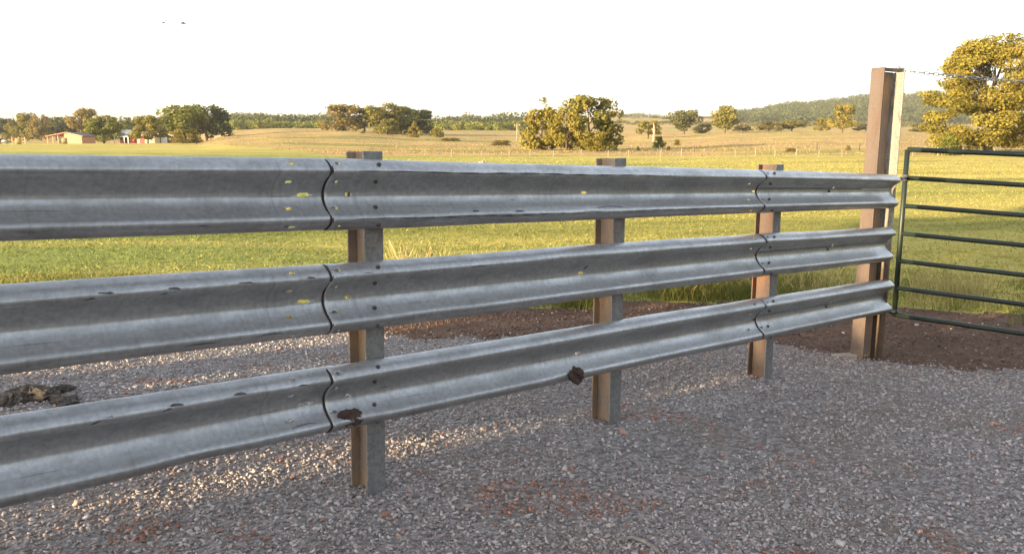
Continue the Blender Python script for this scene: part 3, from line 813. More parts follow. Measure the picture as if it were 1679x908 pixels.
# ------------------------------------------------------------------ guardrail fence
FENCE = empty('guardrail_fence', tuple(P0)); tag(FENCE, 'galvanised three row guardrail fence on steel posts', 'fence')
def on_plane(px, py, off):
    """point of a sight line on the upright plane parallel to the fence, off metres towards the yard"""
    d = ray(px, py); t = ((P0 + NH * off - CAM) @ NH) / (d @ NH)
    return CAM + d * t
LIP = 0.083
# W-beam section: (depth towards yard, height), rounded
_half = [(0.004, 0.312), (0.016, 0.3105), (0.034, 0.304), (0.056, 0.291), (0.072, 0.276), (0.0795, 0.263)]
_half += [(0.079 * x ** 1.95, 0.156 + 0.098 * x) for x in (0.97, 0.9, 0.82, 0.74, 0.66, 0.58, 0.5, 0.42, 0.34, 0.26, 0.18, 0.09)]
PROF = _half + [(d, 0.312 - h) for d, h in reversed(_half)]
def chaikin(p, k):
    for _ in range(k):
        q = [p[0]]
        for a, c in zip(p[:-1], p[1:]):
            q.append((0.75 * a[0] + 0.25 * c[0], 0.75 * a[1] + 0.25 * c[1])); q.append((0.25 * a[0] + 0.75 * c[0], 0.25 * a[1] + 0.75 * c[1]))
        q.append(p[-1]); p = q
    return p
PR = np.array(chaikin(PROF, 1))
PH = PR[::-1, 1]; PD = PR[::-1, 0]            # ascending height
ARC = np.concatenate([[0], np.cumsum(np.hypot(np.diff(PH), np.diff(PD)))])
def beam(name, L, H0, H1, holes, mat, mw, label, dents=(), gap=0.0, seed=0):
    """a W-beam panel in local axes: X along, -Y towards the yard, Z up; real openings for bolts and slots"""
    us = list(np.linspace(0, L, int(L / 0.028) + 2)); vs = list(np.linspace(0, ARC[-1], 46))
    rects = []
    for (u, h, w, hh) in holes:
        a = float(np.interp(h, PH, ARC)); c = 0.32
        ul = [u - w, u - w * (1 - c), u + w * (1 - c), u + w]; vl = [a - hh, a - hh * (1 - 2 * c), a + hh * (1 - 2 * c), a + hh]
        us = [x for x in us if not (u - w * 1.25 < x < u + w * 1.25)] + ul; vs = vs + vl; rects.append((ul, vl))
    us = np.unique(np.round(us, 5)); vs = np.unique(np.round(vs, 5))
    hgt = np.interp(vs, ARC, PH); dep = np.interp(vs, ARC, PD)
    U, A = np.meshgrid(us, np.arange(len(vs)), indexing='ij')
    Hh = hgt[A.astype(int)] / 0.312; D = dep[A.astype(int)].copy()
    s = H0 + (H1 - H0) * (U / L)
    # knocks: gentle waviness along the free edges and the dents of past use
    wob = 0.0025 * vnoise(U * 1.7 + seed * 9, Hh * 0 + 3, seed) * (np.abs(Hh - 0.5) * 2) ** 2
    zo = 0.0035 * vnoise(U * 1.3 + seed * 5, Hh * 0 + 8, seed + 4) * (np.abs(Hh - 0.5) * 2) ** 2
    for (u, h, ru, rh, dp) in dents:
        e = np.exp(-((U - u) / ru) ** 2 - ((Hh - h) / rh) ** 2); D = D - dp * e; 
        zo = zo - 0.25 * dp * e * np.sign(Hh - 0.5)
    V = np.stack([U, -(D + wob) - gap, Hh * s + zo], -1).reshape(-1, 3)
    nv = len(vs); F = []
    for i in range(len(us) - 1):
        um = 0.5 * (us[i] + us[i + 1])
        near = [r_ for r_ in rects if r_[0][0] < um < r_[0][3]]
        for j in range(nv - 1):
            q = (i * nv + j, (i + 1) * nv + j, (i + 1) * nv + j + 1, i * nv + j + 1)
            vm = 0.5 * (vs[j] + vs[j + 1]); drop = False
            for ul, vl in near:
                if vl[0] < vm < vl[3]:
                    cu = -1 if um < ul[1] else (1 if um > ul[2] else 0); cv = -1 if vm < vl[1] else (1 if vm > vl[2] else 0)
                    drop = True
                    if cu and cv:
                        k = {(-1, -1): 0, (1, -1): 1, (1, 1): 2, (-1, 1): 3}[cu, cv]
                        F.append((q[k - 1], q[k], q[(k + 1) % 4]))
                    break
            if not drop: F.append(q)
    me = mesh(name, V, F, mat, True)
    o = link_mesh(name, me, FENCE, mw)
    m = o.modifiers.new('sheet', 'SOLIDIFY'); m.thickness = 0.0032; m.offset = -1 if False else 1
    o['label'] = label
    return o
def panel(row, x0, t0, b0, x1, t1, b1, off, mat, label, holes=(), dents=(), seed=0, gap=0.0):
    """x, top and bottom rows at both ends -> beam standing on the fence plane"""
    T0, B0, T1, B1 = on_plane(x0, t0, off), on_plane(x0, b0, off), on_plane(x1, t1, off), on_plane(x1, b1, off)
    H0, H1 = T0[2] - B0[2], T1[2] - B1[2]
    Lx = math.hypot(B1[0] - B0[0], B1[1] - B0[1])
    X = Vector((B1 - B0)).normalized(); Yv = Vector(-NH); Z = X.cross(Yv).normalized()
    L = (Vector(B1) - Vector(B0)).length
    mw = Matrix((( X.x, Yv.x, Z.x, B0[0]), (X.y, Yv.y, Z.y, B0[1]), (X.z, Yv.z, Z.z, B0[2]), (0, 0, 0, 1)))
    hs = [((L + u) if u < 0 else u, h, w, hh) for (u, h, w, hh) in holes]
    o = beam('rail', L, H0, H1, hs, mat, mw, label, dents, gap, seed)
    return o, mw, L, H0, H1
M['lap'] = mat_plain('shaded_dirty_lap', (0.030, 0.026, 0.024), 0.9, 0.0, 0.4, 60)
def lap_joint(rail, mw, H, gap, w=0.009):  # dark strip paints the gap shadow and dirt at the lap
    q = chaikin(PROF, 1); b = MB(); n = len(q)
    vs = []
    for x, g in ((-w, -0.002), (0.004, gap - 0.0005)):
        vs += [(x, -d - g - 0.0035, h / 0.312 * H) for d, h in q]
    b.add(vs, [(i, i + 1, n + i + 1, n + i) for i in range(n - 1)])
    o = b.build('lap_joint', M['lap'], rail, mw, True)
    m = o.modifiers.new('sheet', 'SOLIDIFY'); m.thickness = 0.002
BOLT = MB()
_n = 6
BOLT.tube([(0, 0.004, 0), (0, -0.004, 0)], 0.0105, 10); BOLT.tube([(0, -0.004, 0), (0, -0.010, 0)], 0.007, _n)
M['bolt'] = mat_rust('bolt_steel', (0.13, 0.13, 0.14), (0.085, 0.055, 0.042))
BOLT_ME = mesh('bolt', BOLT.v, BOLT.f, M['bolt'])
def bolts(rail, mw, H, spots, gap=0.0):
    for u, h in spots:
        d = float(np.interp(h * 0.312, PH, PD)); e = 0.004
        sl = math.atan2(np.interp(h * 0.312 + e, PH, PD) - np.interp(h * 0.312 - e, PH, PD), 2 * e)
        m = mw @ Matrix.Translation((u, -d - gap - 0.005, h * H)) @ Matrix.Rotation(sl, 4, 'X')
        link_mesh('bolt', BOLT_ME, rail, m)
M['scuff'] = mat_plain('scrape_and_fold_shade', (0.075, 0.075, 0.085), 0.6, 0.2, 0.4, 80)
def scuffs(rail, mw, H, off, marks, gap=0.0):
    """crescent knocks left on the beam: thin slivers lying on its face"""
    for k, (px, py, ln, wd, tilt) in enumerate(marks):
        q = mw.inverted() @ Vector(on_plane(px, py, off + 0.066))
        h0 = min(max(q.z / H * 0.312, 0.006), 0.306); a0 = float(np.interp(h0, PH, ARC)); n = 9; up = []; dn = []
        for i in range(n):
            t = -1 + 2 * i / (n - 1); du = t * ln / 2; bend = 0.18 * ln * (1 - t * t); w = wd * (1 - t * t) ** 0.6 * (1 + 0.12 * math.sin(i * 1.1 + px))
            for lst, sg in ((up, 1), (dn, -1)):
                a = min(max(a0 + bend * 0.4 + tilt * du + sg * w / 2, 0.001), ARC[-1] - 0.001)
                lst.append((q.x + du, -float(np.interp(a, ARC, PD)) - gap - 0.0042, float(np.interp(a, ARC, PH)) / 0.312 * H))
        b = MB(); b.add(up + dn, [(i, n + i, n + i + 1, i + 1) for i in range(n - 1)])
        b.build('scuff', M['scuff'], rail, mw, True)
ROWH = (0.93, 0.69, 0.31, 0.07)
def lap(u, w=0.0115): return [(u, h * 0.312, w * 1.2, 0.0085) for h in ROWH]
SLOT = lambda u, w=0.028: (u, 0.156, w, 0.0095)
g0, g1, g2 = M['galv']
OFF = 0.075 + 0.006
rows = [
    # x0 t0 b0 | splice | second splice | end
    dict(L=(-215, 251, 401, 543, 261, 376), C=(530, 260, 377, 1243, 279.5, 348), R=(1236, 279, 348.5, 1456, 286.7, 340.5)),
    dict(L=(-215, 481, 640, 543, 433, 545), C=(530, 433, 546, 1245, 383.5, 452), R=(1236, 384, 453, 1448, 373.5, 428)),
    dict(L=(-215, 713, 878, 545, 600, 704), C=(531, 601.5, 707, 1243, 488.5, 556), R=(1235, 490, 557, 1446, 459, 512.5)),
]
names = ('top', 'middle', 'bottom')
for k, rw in enumerate(rows):
    sd = k * 3
    dl = [] if k == 0 else [(1.15 + 0.27 * j + 0.05 * k, 0.80 - 0.02 * (j % 2), 0.045, 0.035, 0.011) for j in range(6)]
    if k == 2: dl.append((1.02, 0.05, 0.16, 0.12, 0.02))
    o, mw, L, H0, H1 = panel(k, *rw['L'], OFF, M['galv'][k], names[k] + ' row rail running out of the photo on the left', lap(-0.215) + [SLOT(-0.135)], dl, sd + 1)
    scuffs(o, mw, 0.5 * (H0 + H1), OFF, [[(470, 372, .03, .006, 0), (330, 371, .05, .004, .1), (395, 372, .04, .004, 0)],
        [(172, 480, .055, .012, -.1), (145, 491, .04, .006, .3), (284, 473, .05, .010, -.1), (267, 482, .03, .006, .4), (401, 463, .06, .010, -.1), (508, 455, .04, .009, -.1), (496, 446, .035, .006, -.8), (440, 549, .12, .004, .02), (330, 566, .16, .004, .02)],
        [(45, 704, .075, .014, -.1), (170, 682, .06, .014, -.1), (155, 692, .04, .006, .3), (288, 663, .055, .012, -.1), (272, 671, .04, .006, .3), (392, 645, .055, .012, -.1), (495, 631, .05, .007, -.1), (330, 754, .22, .004, .02), (500, 698, .12, .004, .02)]][k])
    hc = lap(0.035) + [SLOT(0.115, 0.015), SLOT(1.60, 0.018)] + lap(-0.19) + [SLOT(-0.085, 0.02)]
    dc = {0: [(0.9, 0.06, 0.35, 0.14, 0.012), (1.6, 0.10, 0.09, 0.10, 0.012), (1.35, 0.85, 1.2, 0.05, 0.010), (1.25, 0.20, 0.9, 0.04, 0.008)],
          1: [(1.5, 0.82, 0.25, 0.05, 0.006), (0.5, 0.15, 0.2, 0.06, 0.005)], 2: [(1.45, 0.12, 0.10, 0.12, 0.012), (0.15, 0.14, 0.09, 0.10, 0.008)]}[k]
    o, mw, L, H0, H1 = panel(k, *rw['C'], OFF + 0.004, M['galv'][(k + 1) % 3], names[k] + ' row rail spanning the two middle posts', hc, dc, sd + 2, 0.004)
    scuffs(o, mw, 0.5 * (H0 + H1), OFF, [[(780, 346, .04, .009, 0), (850, 346, .07, .007, 0), (848, 330, .06, .006, .1), (1000, 341, .25, .005, 0), (1100, 338, .12, .005, 0)],
        [(780, 437, .10, .005, 0), (905, 422, .14, .006, 0), (970, 440, .03, .02, .6), (600, 447, .05, .004, 0)],
        [(1020, 541, .05, .008, -.1), (980, 610, .05, .006, 0), (640, 640, .05, .004, 0)]][k], 0.004)
    if k == 0:                                                    # dark strips paint the shade of hard folds in the top beam
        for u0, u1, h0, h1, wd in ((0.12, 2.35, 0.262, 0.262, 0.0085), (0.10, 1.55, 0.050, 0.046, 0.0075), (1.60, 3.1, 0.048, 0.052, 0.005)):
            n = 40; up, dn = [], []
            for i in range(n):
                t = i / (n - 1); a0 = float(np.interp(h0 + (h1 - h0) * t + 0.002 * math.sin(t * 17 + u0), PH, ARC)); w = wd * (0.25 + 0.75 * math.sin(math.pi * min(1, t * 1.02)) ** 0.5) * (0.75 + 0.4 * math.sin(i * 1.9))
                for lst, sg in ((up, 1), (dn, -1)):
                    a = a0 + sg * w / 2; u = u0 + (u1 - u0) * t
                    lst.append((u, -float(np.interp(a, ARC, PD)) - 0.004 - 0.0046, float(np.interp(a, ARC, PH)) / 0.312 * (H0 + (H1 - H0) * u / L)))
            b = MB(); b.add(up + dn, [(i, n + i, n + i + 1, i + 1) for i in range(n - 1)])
            b.build('crease_shade', M['scuff'], o, mw, True)
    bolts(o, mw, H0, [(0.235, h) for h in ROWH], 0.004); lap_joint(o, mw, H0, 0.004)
    hr = lap(0.03) + [(1.06, 0.19, 0.012, 0.010)]
    o, mw, L, H0, H1 = panel(k, *rw['R'], OFF + 0.008, M['galv'][(k + 2) % 3], names[k] + ' row rail ending at the tall end post', hr, [(0.09, 0.78, 0.10, 0.06, 0.004)], sd + 3, 0.008)
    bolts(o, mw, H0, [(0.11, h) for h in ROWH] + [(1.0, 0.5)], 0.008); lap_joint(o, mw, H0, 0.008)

# H posts: flanges parallel to the rails, rusty web between, its tan including painted sunlight
M['flange'] = mat_rust('post_flange_steel', (0.30, 0.305, 0.31), (0.17, 0.125, 0.095), 0.50, 0.72, (0.15, 1.0), 0.5)
M['web'] = mat_rust('post_web_rust_sun', (0.24, 0.188, 0.158), (0.42, 0.265, 0.135), 0.44, 0.66, (0.50, 1.0), 0.1)  # rust tan brightened to paint warm sunlight on the webs
M['web_orange'] = mat_rust('post_web_orange_sun', (0.13, 0.10, 0.086), (0.30, 0.118, 0.038), 0.50, 0.70, (0.40, 0.9), 0.1)  # orange at the foot is rust plus low sun painted in
def h_post(base_px, top_px, off_u, label, webmat, flange=0.10, depth=0.15, th=0.009):
    B = on_plane(*base_px, 0.0); T = on_plane(*top_px, 0.0)
    Z = Vector(T - B).normalized(); H = (Vector(T) - Vector(B)).length + 0.35
    X = Vector(UH); X = (X - Z * X.dot(Z)).normalized(); Yv = Z.cross(X)
    B = Vector(B) - Z * 0.35
    mw = Matrix(((X.x, Yv.x, Z.x, B.x), (X.y, Yv.y, Z.y, B.y), (X.z, Yv.z, Z.z, B.z), (0, 0, 0, 1)))
    b = MB(); b.box((-th / 2, -depth / 2 + th, 0), (th / 2, depth / 2 - th, H)); post = b.build('post', webmat, FENCE, mw)
    post['label'] = label
    for nm, y0 in (('front_flange', -depth / 2), ('back_flange', depth / 2 - th)):
        b = MB(); b.box((-flange / 2, y0, 0), (flange / 2, y0 + th, H + (0.004 if y0 < 0 else 0))); f_ = b.build(nm, M['flange'] if y0 < 0 else webmat, post, mw, bevel=0.003)
    return post
h_post((604, 800), (597, 249), 0, 'post nearest the camera beside the left splice, tan web', M['web'])
h_post((993, 690), (1002, 260), 0, 'second post, under the middle of the central rails', M['web'])
h_post((1245, 614), (1264, 270), 0, 'third post with orange rust and painted sun glow at its foot', M['web_orange'])

# tall end post, turned towards the gate
M['end_flange'] = mat_rust('end_post_flange_steel', (0.135, 0.106, 0.092), (0.115, 0.080, 0.062), 0.40, 0.65, (0.5, 1.2), 0.1)
M['end_web'] = mat_rust('end_post_zinc_web', (0.40, 0.39, 0.35), (0.12, 0.085, 0.06), 0.50, 0.66, (1.45, 0.6), 0.1)
def end_post(B, T, parent, own=False):
    Z = (Vector(T) - Vector(B)).normalized(); H = (Vector(T) - Vector(B)).length + 0.4
    vw = Vector((-B[0], -B[1], 0)).normalized(); rt = Vector((-vw.y, vw.x, 0))
    nl = (vw * math.cos(RAD(40)) - rt * math.sin(RAD(40)))        # outward side of the left flange
    X = -nl; X = (X - Z * X.dot(Z)).normalized(); Yv = Z.cross(X)
    o = Vector(B) - Z * 0.4
    mw = Matrix(((X.x, Yv.x, Z.x, o.x), (X.y, Yv.y, Z.y, o.y), (X.z, Yv.z, Z.z, o.z), (0, 0, 0, 1)))
    dp, fl, th = 0.20, 0.135, 0.012
    b = MB(); b.box((-dp / 2 + th, 0.012, 0), (dp / 2 - th, 0.024, H - 0.03)); post = b.build('end_post' if not own else 'gate_post', M['web'], parent, mw)
    for nm, x0, dz, y0, mt in (('near_flange', -dp / 2, 0.0, -fl / 2, 'end_flange'), ('far_flange', dp / 2 - th, -0.035, -fl / 2 - 0.045, 'end_web')):
        b = MB(); b.box((x0, y0, 0), (x0 + th, fl / 2, H + dz)); b.build(nm, M[mt], post, mw, bevel=0.003)
    b = MB(); b.box((-dp / 2 + th, -fl / 2 + 0.02, H - 0.028), (dp / 2 + 0.055, -fl / 2 + 0.06, H - 0.002)); b.build('top_bar', M['end_flange'], post, mw)
    b = MB(); b.box((-dp / 2 - 0.008, -fl / 2 - 0.008, H - 1.00), (dp / 2 + 0.006, -fl / 2 - 0.001, H - 0.985)); b.build('strap', M['bolt'], post, mw)
    tip = mw @ Vector((dp / 2 + 0.05, -fl / 2 + 0.04, H - 0.012))
    return post, tip
Bq = on_plane(1417, 584, 0.0); Tq = on_plane(1453, 112, -0.02)
ep, TIP = end_post(Bq, Tq, FENCE); ep['label'] = 'tall end post with brown face and pale web'

# ------------------------------------------------------------------ green gate
M['green'] = mat_rust('green_gate_paint', (0.013, 0.024, 0.018), (0.035, 0.03, 0.024), 0.62, 0.80, None, 0.0)
d0 = ray(1476, 380); GD = 7.95
def gate_pt(px, py, D): 
    d = ray(px, py); return CAM + d * D                            # D is depth along the optical axis
gl_t, gl_b = gate_pt(1487, 245, GD - 0.10), gate_pt(1467, 519, GD - 0.02)
gl_t[:2] = 0.5 * (gl_t[:2] + gl_b[:2]); gl_b[:2] = gl_t[:2]
k0 = gate_pt(1679, 547, 7.42)
gd = k0[:2] - gl_b[:2]; gd = gd / np.linalg.norm(gd)
drop = (k0[2] - gl_b[2]) / np.linalg.norm(k0[:2] - gl_b[:2])
GL = 3.35; GH = gl_t[2] - gl_b[2]
rz = math.atan2(gd[1], gd[0])
GATE = empty('pipe_gate', (gl_b[0], gl_b[1], gl_b[2]), rz); tag(GATE, 'dark green tubular farm gate hung at the end post', 'gate')
gm = Matrix.Translation(Vector(gl_b)) @ Matrix.Rotation(rz, 4, 'Z')
R_ = 0.0235
sk = lambda x: x * drop
b = MB(); b.tube([(0, 0, -0.01), (0, 0, GH)], R_, 14); b.build('upright', M['green'], GATE, gm, True)
b = MB(); b.tube([(GL, 0, sk(GL) - 0.01), (GL, 0, GH + sk(GL))], R_, 14); b.build('upright', M['green'], GATE, gm, True)
for k in range(7):
    z = GH * (k / 6.0)
    x0 = 0.0
    b = MB(); b.tube([(x0, 0, z), (GL, 0, z + sk(GL))], R_ * (1.0 if k in (0, 6) else 0.94), 14); b.build('bar', M['green'], GATE, gm, True)
for x in (1.15, 2.25):
    b = MB(); b.box((x, -0.031, sk(x) + 0.01), (x + 0.04, -0.0245, GH + sk(x) - 0.01)); b.build('brace', M['green'], GATE, gm)
zh = GH * 5 / 6
b = MB(); b.tube([(0, 0, zh - 0.03), (0, 0, zh + 0.03)], 0.029, 14); b.build('hinge_collar', M['bolt'], GATE, gm, True)
b = MB(); b.tube([(0, 0, GH * 0.012 - 0.02), (0, 0, GH * 0.012 + 0.03)], 0.029, 14); b.build('hinge_collar', M['green'], GATE, gm, True)
tipw = on_plane(1473, 294, 0.08)
hp_ = gm.inverted() @ Vector(tipw)
b = MB(); b.tube([(0, 0, zh), tuple(hp_)], 0.013, 8); b.build('hinge_pin', M['bolt'], GATE, gm, True)
low = gm.inverted() @ Vector(on_plane(1458, 512, 0.02))
b = MB(); b.tube([(0, 0, 0.02), tuple(low)], 0.012, 8); b.build('hinge_pin', M['green'], GATE, gm, True)

# second gate post (beyond the right edge) that the chain runs to
gp = gm @ Vector((GL + 0.22, 0.05, 0)); gpb = np.array([gp.x, gp.y, float(gz(gp.x, gp.y))])
post2, TIP2 = end_post(gpb, gpb + np.array([0, 0, 2.35]), None, True)
tag(post2, 'tall steel gate post at the far end of the gate', 'gate post')

# chain between the posts
M['chain'] = NT('chain_steel').set((0.36, 0.36, 0.36), 0.45, 0.75)
A_, B_ = Vector(TIP), Vector(TIP2)
def link_ring(M4, b, L=0.046, W=0.022, r=0.0041):
    n, m = 14, 5; vs = []; fs = []
    for i in range(n):
        t = 2 * math.pi * i / n; cxx = math.copysign((L - W) / 2, math.cos(t)) if abs(math.cos(t)) > 0.2 else 0.0
        c = Vector((cxx + W / 2 * math.cos(t), W / 2 * math.sin(t), 0)); rad = Vector((math.cos(t), math.sin(t), 0))
        for j in range(m):
            q = 2 * math.pi * j / m; vs.append(M4 @ (c + rad * (r * math.cos(q)) + Vector((0, 0, r * math.sin(q)))))
    for i in range(n):
        for j in range(m): fs.append((i * m + j, i * m + (j + 1) % m, ((i + 1) % n) * m + (j + 1) % m, ((i + 1) % n) * m + j))
    b.add(vs, fs)
b = MB(); span = (B_ - A_).length; nl_ = int(span / 0.036)
def sag(t): 
    p = A_.lerp(B_, t); p.z -= 0.10 * 4 * t * (1 - t); return p
for i in range(nl_):
    t = (i + 0.5) / nl_; p = sag(t); d = (sag(min(1, t + 0.01)) - sag(max(0, t - 0.01))).normalized()
    y = d.cross(Vector((0, 0, 1))).normalized(); z = d.cross(y)
    if i % 2: y, z = z, y
    link_ring(Matrix(((d.x, y.x, z.x, p.x), (d.y, y.y, z.y, p.y), (d.z, y.z, z.z, p.z), (0, 0, 0, 1))), b)
tag(b.build('chain', M['chain'], None, None, True), 'pale steel chain strung from the top of the end post over the gate', 'chain')
b = MB()
for i in range(9):
    a = random.random() * 6.28; c = A_ + Vector((random.uniform(-.03, .03), random.uniform(-.02, .02), random.uniform(-.01, .02)))
    b.tube([c, c + Vector((0.03 * math.cos(a), 0.02 * math.sin(a), 0.02)), c + Vector((0.05 * math.cos(a + 1), 0.03, 0.035 * math.sin(a + 2)))], 0.003, 5)
tag(b.build('tie_wire', M['bolt'], None, None, True), 'twisted tie wire where the chain meets the end post', 'wire')

# ------------------------------------------------------------------ clods, scraps
def lump(name, p, size, mat, label, cat, seed, n=3, up=None, parent=None):
    rs = np.random.default_rng(seed); b = MB()
    nu, nv = 44, 24; vs = []
    for j in range(nv):
        ph = math.pi * j / (nv - 1)
        for i in range(nu):
            t = 2 * math.pi * i / nu; d = np.array([math.sin(ph) * math.cos(t), math.sin(ph) * math.sin(t), math.cos(ph)])
            q = 1 + 0.34 * float(vnoise(d[0] * 2.3 + seed * 3 + d[2] * 1.7, d[1] * 2.3 + seed, seed)) + 0.22 * float(vnoise(d[0] * 6 + d[2] * 5, d[1] * 6 + seed, seed + 3)) + 0.13 * float(vnoise(d[0] * 15 + d[2] * 11, d[1] * 15 + seed, seed + 5))
            vs.append((d[0] * q * size[0], d[1] * q * size[1], d[2] * q * size[2]))
    fs = [(j * nu + i, (j + 1) * nu + i, (j + 1) * nu + (i + 1) % nu, j * nu + (i + 1) % nu) for j in range(nv - 1) for i in range(nu)]
    b.add(vs, fs)
    o = b.build(name, mat, parent, Matrix.Translation(Vector(p)) @ Matrix.Rotation(seed, 4, 'Z'), False)
    return tag(o, label, cat)
M['clod'] = mat_plain('dry_dark_clod', (0.075, 0.062, 0.052), 0.95, 0, 0.5, 30)
M['mud'] = mat_plain('dried_mud', (0.055, 0.032, 0.024), 0.85, 0, 0.4, 40)
for px, py, s, lb, sd in ((52, 652, (0.15, 0.10, 0.055), 'big ragged dark clod lying on the gravel at left', 3), (18, 660, (0.10, 0.09, 0.04), 'flat dull clod left of the big ragged clod', 5),
                          (97, 643, (0.085, 0.04, 0.03), 'thin black clod right of the big ragged clod', 7), (108, 660, (0.10, 0.07, 0.028), 'low smooth dark clod half hidden by the lowest rail', 9)):
    p = ground_at(px, py); lump('dirt_clod', (p[0], p[1], float(gz(p[0], p[1])) + s[2] * 0.35), s, M['clod'], lb, 'clod', sd)
for px, py, off, s, lb, sd in ((575, 684, OFF + 0.070, (0.058, 0.009, 0.034), 'dark dried mud smear on the lowest rail near the left splice', 4), (945, 614, OFF + 0.085, (0.05, 0.022, 0.042), 'dark mud lump hanging on the lowest rail before the second post', 6)):
    p = on_plane(px, py, off); o = lump('mud_lump', p, s, M['mud'], lb, 'mud', sd)
    o.matrix_basis = Matrix.Translation(Vector(p)) @ Matrix.Rotation(math.atan2(UH[1], UH[0]), 4, 'Z') @ Matrix.Rotation(-0.3, 4, 'X')
p = ground_at(1395, 585)
b = MB(); b.box((-0.16, -0.05, 0.0), (0.13, 0.06, 0.022)); b.v[0] = (-0.19, -0.03, 0.0); b.v[1] = (-0.18, -0.03, 0.02)
tag(b.build('flat_stone', mat_plain('pale_slab', (0.30, 0.25, 0.21), 0.9), None, Matrix.Translation((p[0], p[1], float(gz(p[0], p[1])) + 0.004)) @ Matrix.Rotation(0.25, 4, 'Z'), bevel=0.006), 'thin pale slab lying at the foot of the end post', 'stone')
pts = [ground_at(x, y) for x, y in ((1012, 888), (1035, 884), (1055, 890), (1070, 899), (1084, 912))]
b = MB(); b.tube([(q[0], q[1], float(gz(q[0], q[1])) + 0.008) for q in pts], [0.006, 0.009, 0.010, 0.009, 0.007], 8)
tag(b.build('root_piece', mat_plain('pale_weathered_root', (0.27, 0.225, 0.20), 0.9, 0, 0.4, 30), None, None, True), 'pale curved piece half buried in the gravel at the bottom edge', 'debris')
p = spot(790, 62)
lump('field_rock', (p[0], p[1], p[2] + 0.10), (0.24, 0.2, 0.13), mat_plain('pale_rock', (0.30, 0.26, 0.20), 0.9), 'small pale rock in the field just above the top rail', 'rock', 12)

# birds
M['bird'] = mat_plain('bird_feathers', (0.04, 0.04, 0.045), 0.8)
for px, py, s, lb in ((268, 38, 1.1, 'small faint bird, left one of two in the sky'), (300, 39, 1.7, 'darker bird, right one of two in the sky')):
    p = CAM + ray(px, py) * 130
    b = MB(); b.tube([(-0.22, 0, 0), (-0.12, 0, 0.02), (0.02, 0, 0.03), (0.16, 0, 0.02), (0.30, 0, 0)], [0.01, 0.06, 0.075, 0.05, 0.015], 8)
    for sy in (-1, 1):
        vs = [(-0.05, sy * 0.03, 0.05), (0.10, sy * 0.03, 0.05), (0.06, sy * 0.28, 0.14), (-0.04, sy * 0.50, 0.08), (-0.09, sy * 0.27, 0.13)]
        vs += [(x, y, z - 0.012) for x, y, z in vs]
        b.add(vs, [(0, 1, 2, 3, 4), (9, 8, 7, 6, 5)] + [(i, i + 5, (i + 1) % 5 + 5, (i + 1) % 5) for i in range(5)])
    tag(b.build('bird', M['bird'], None, Matrix.Translation(Vector(p)) @ Matrix.Rotation(0.6, 4, 'Z') @ Matrix.Scale(s, 4)), lb, 'bird', 'birds in the sky')

# ------------------------------------------------------------------ loose stone on the yard
def block():
    v = np.array([(x, y, z) for x in (-1, 1) for y in (-1, 1) for z in (-1, 1)], float) * 0.72
    f = np.array([(0, 1, 3, 2), (4, 6, 7, 5), (0, 4, 5, 1), (2, 3, 7, 6), (0, 2, 6, 4), (1, 5, 7, 3)])
    return v, np.concatenate([f[:, [0, 1, 2]], f[:, [0, 2, 3]]])
def stones(n):
    rs = np.random.default_rng(21); v, f = block()
    r = 2.1 + (11.5 - 2.1) * rs.random(n) ** 1.2; az = RAD(-38) + RAD(76) * rs.random(n)
    x, y = np.sin(az) * r, np.cos(az) * r
    k = ground_kind(x + 0.14 * rs.normal(size=n), y + 0.14 * rs.normal(size=n))
    dens = np.clip(0.72 + 0.95 * fbm(x * 0.7, y * 0.9, 77), 0.06, 1.0)
    keep = ((k == 0) & (rs.random(n) < dens)) | ((k == 1) & (rs.random(n) < 0.55))
    x, y, r, k = x[keep], y[keep], r[keep], k[keep]; n = len(x)
    size = (0.0040 + 0.0072 * rs.random(n) ** 2.4) * (0.76 + 0.03 * r)
    size[rs.random(n) < 0.012] *= 1.8
    q = rs.normal(size=(n, 4)); q /= np.linalg.norm(q, axis=1)[:, None]
    a, b_, c, d = q.T
    R = np.stack([1 - 2 * (c * c + d * d), 2 * (b_ * c - a * d), 2 * (b_ * d + a * c), 2 * (b_ * c + a * d), 1 - 2 * (b_ * b_ + d * d), 2 * (c * d - a * b_), 2 * (b_ * d - a * c), 2 * (c * d + a * b_), 1 - 2 * (b_ * b_ + c * c)], -1).reshape(n, 3, 3)
    sc = np.stack([1.25 + 0.5 * rs.random(n), 0.8 + 0.4 * rs.random(n), 0.55 + 0.35 * rs.random(n)], -1)
    V = ((v[None] + 0.30 * rs.normal(size=(n, 8, 3))) * sc[:, None, :]) * size[:, None, None]
    V = np.einsum('nij,nkj->nki', R, V)
    V[:, :, 2] *= 0.8
    V += np.stack([x, y, gz(x, y) + size * 0.30], -1)[:, None, :]
    F = (f[None] + 8 * np.arange(n)[:, None, None]).reshape(-1, 3)
    g = 0.225 + 0.31 * rs.random(n) ** 1.7
    tone = np.clip(fbm(x * 0.55, y * 0.55, 55) + 0.35 * rs.normal(size=n), -1, 1)[:, None]
    cool = np.array([1.04, 0.985, 1.0]); warm = np.array([1.22, 0.99, 0.90])
    col = g[:, None] * (cool * (0.5 - 0.5 * tone) + warm * (0.5 + 0.5 * tone))
    red = (rs.random(n) < 0.03) | ((fbm(x * 1.6, y * 2.2, 91) > 0.52) & (rs.random(n) < 0.6))
    col[red] = col[red] * np.array([0.95, 0.60, 0.47])
    soil = (k == 1) & (rs.random(n) < 0.965); col[soil] = np.array([0.165, 0.106, 0.080]) * (0.5 + 0.9 * rs.random((soil.sum(), 1)))
    pale = (rs.random(n) < 0.03) & ~soil; col[pale] = np.array([0.30, 0.295, 0.29])
    o = link_mesh('gravel_stones', np_mesh('gravel_stones', V.reshape(-1, 3), F, M['stone'], np.repeat(col, 12, axis=0)))
    tag(o, 'loose grey crushed stone spread over the yard', 'gravel', kind='stuff')
stones(150000)

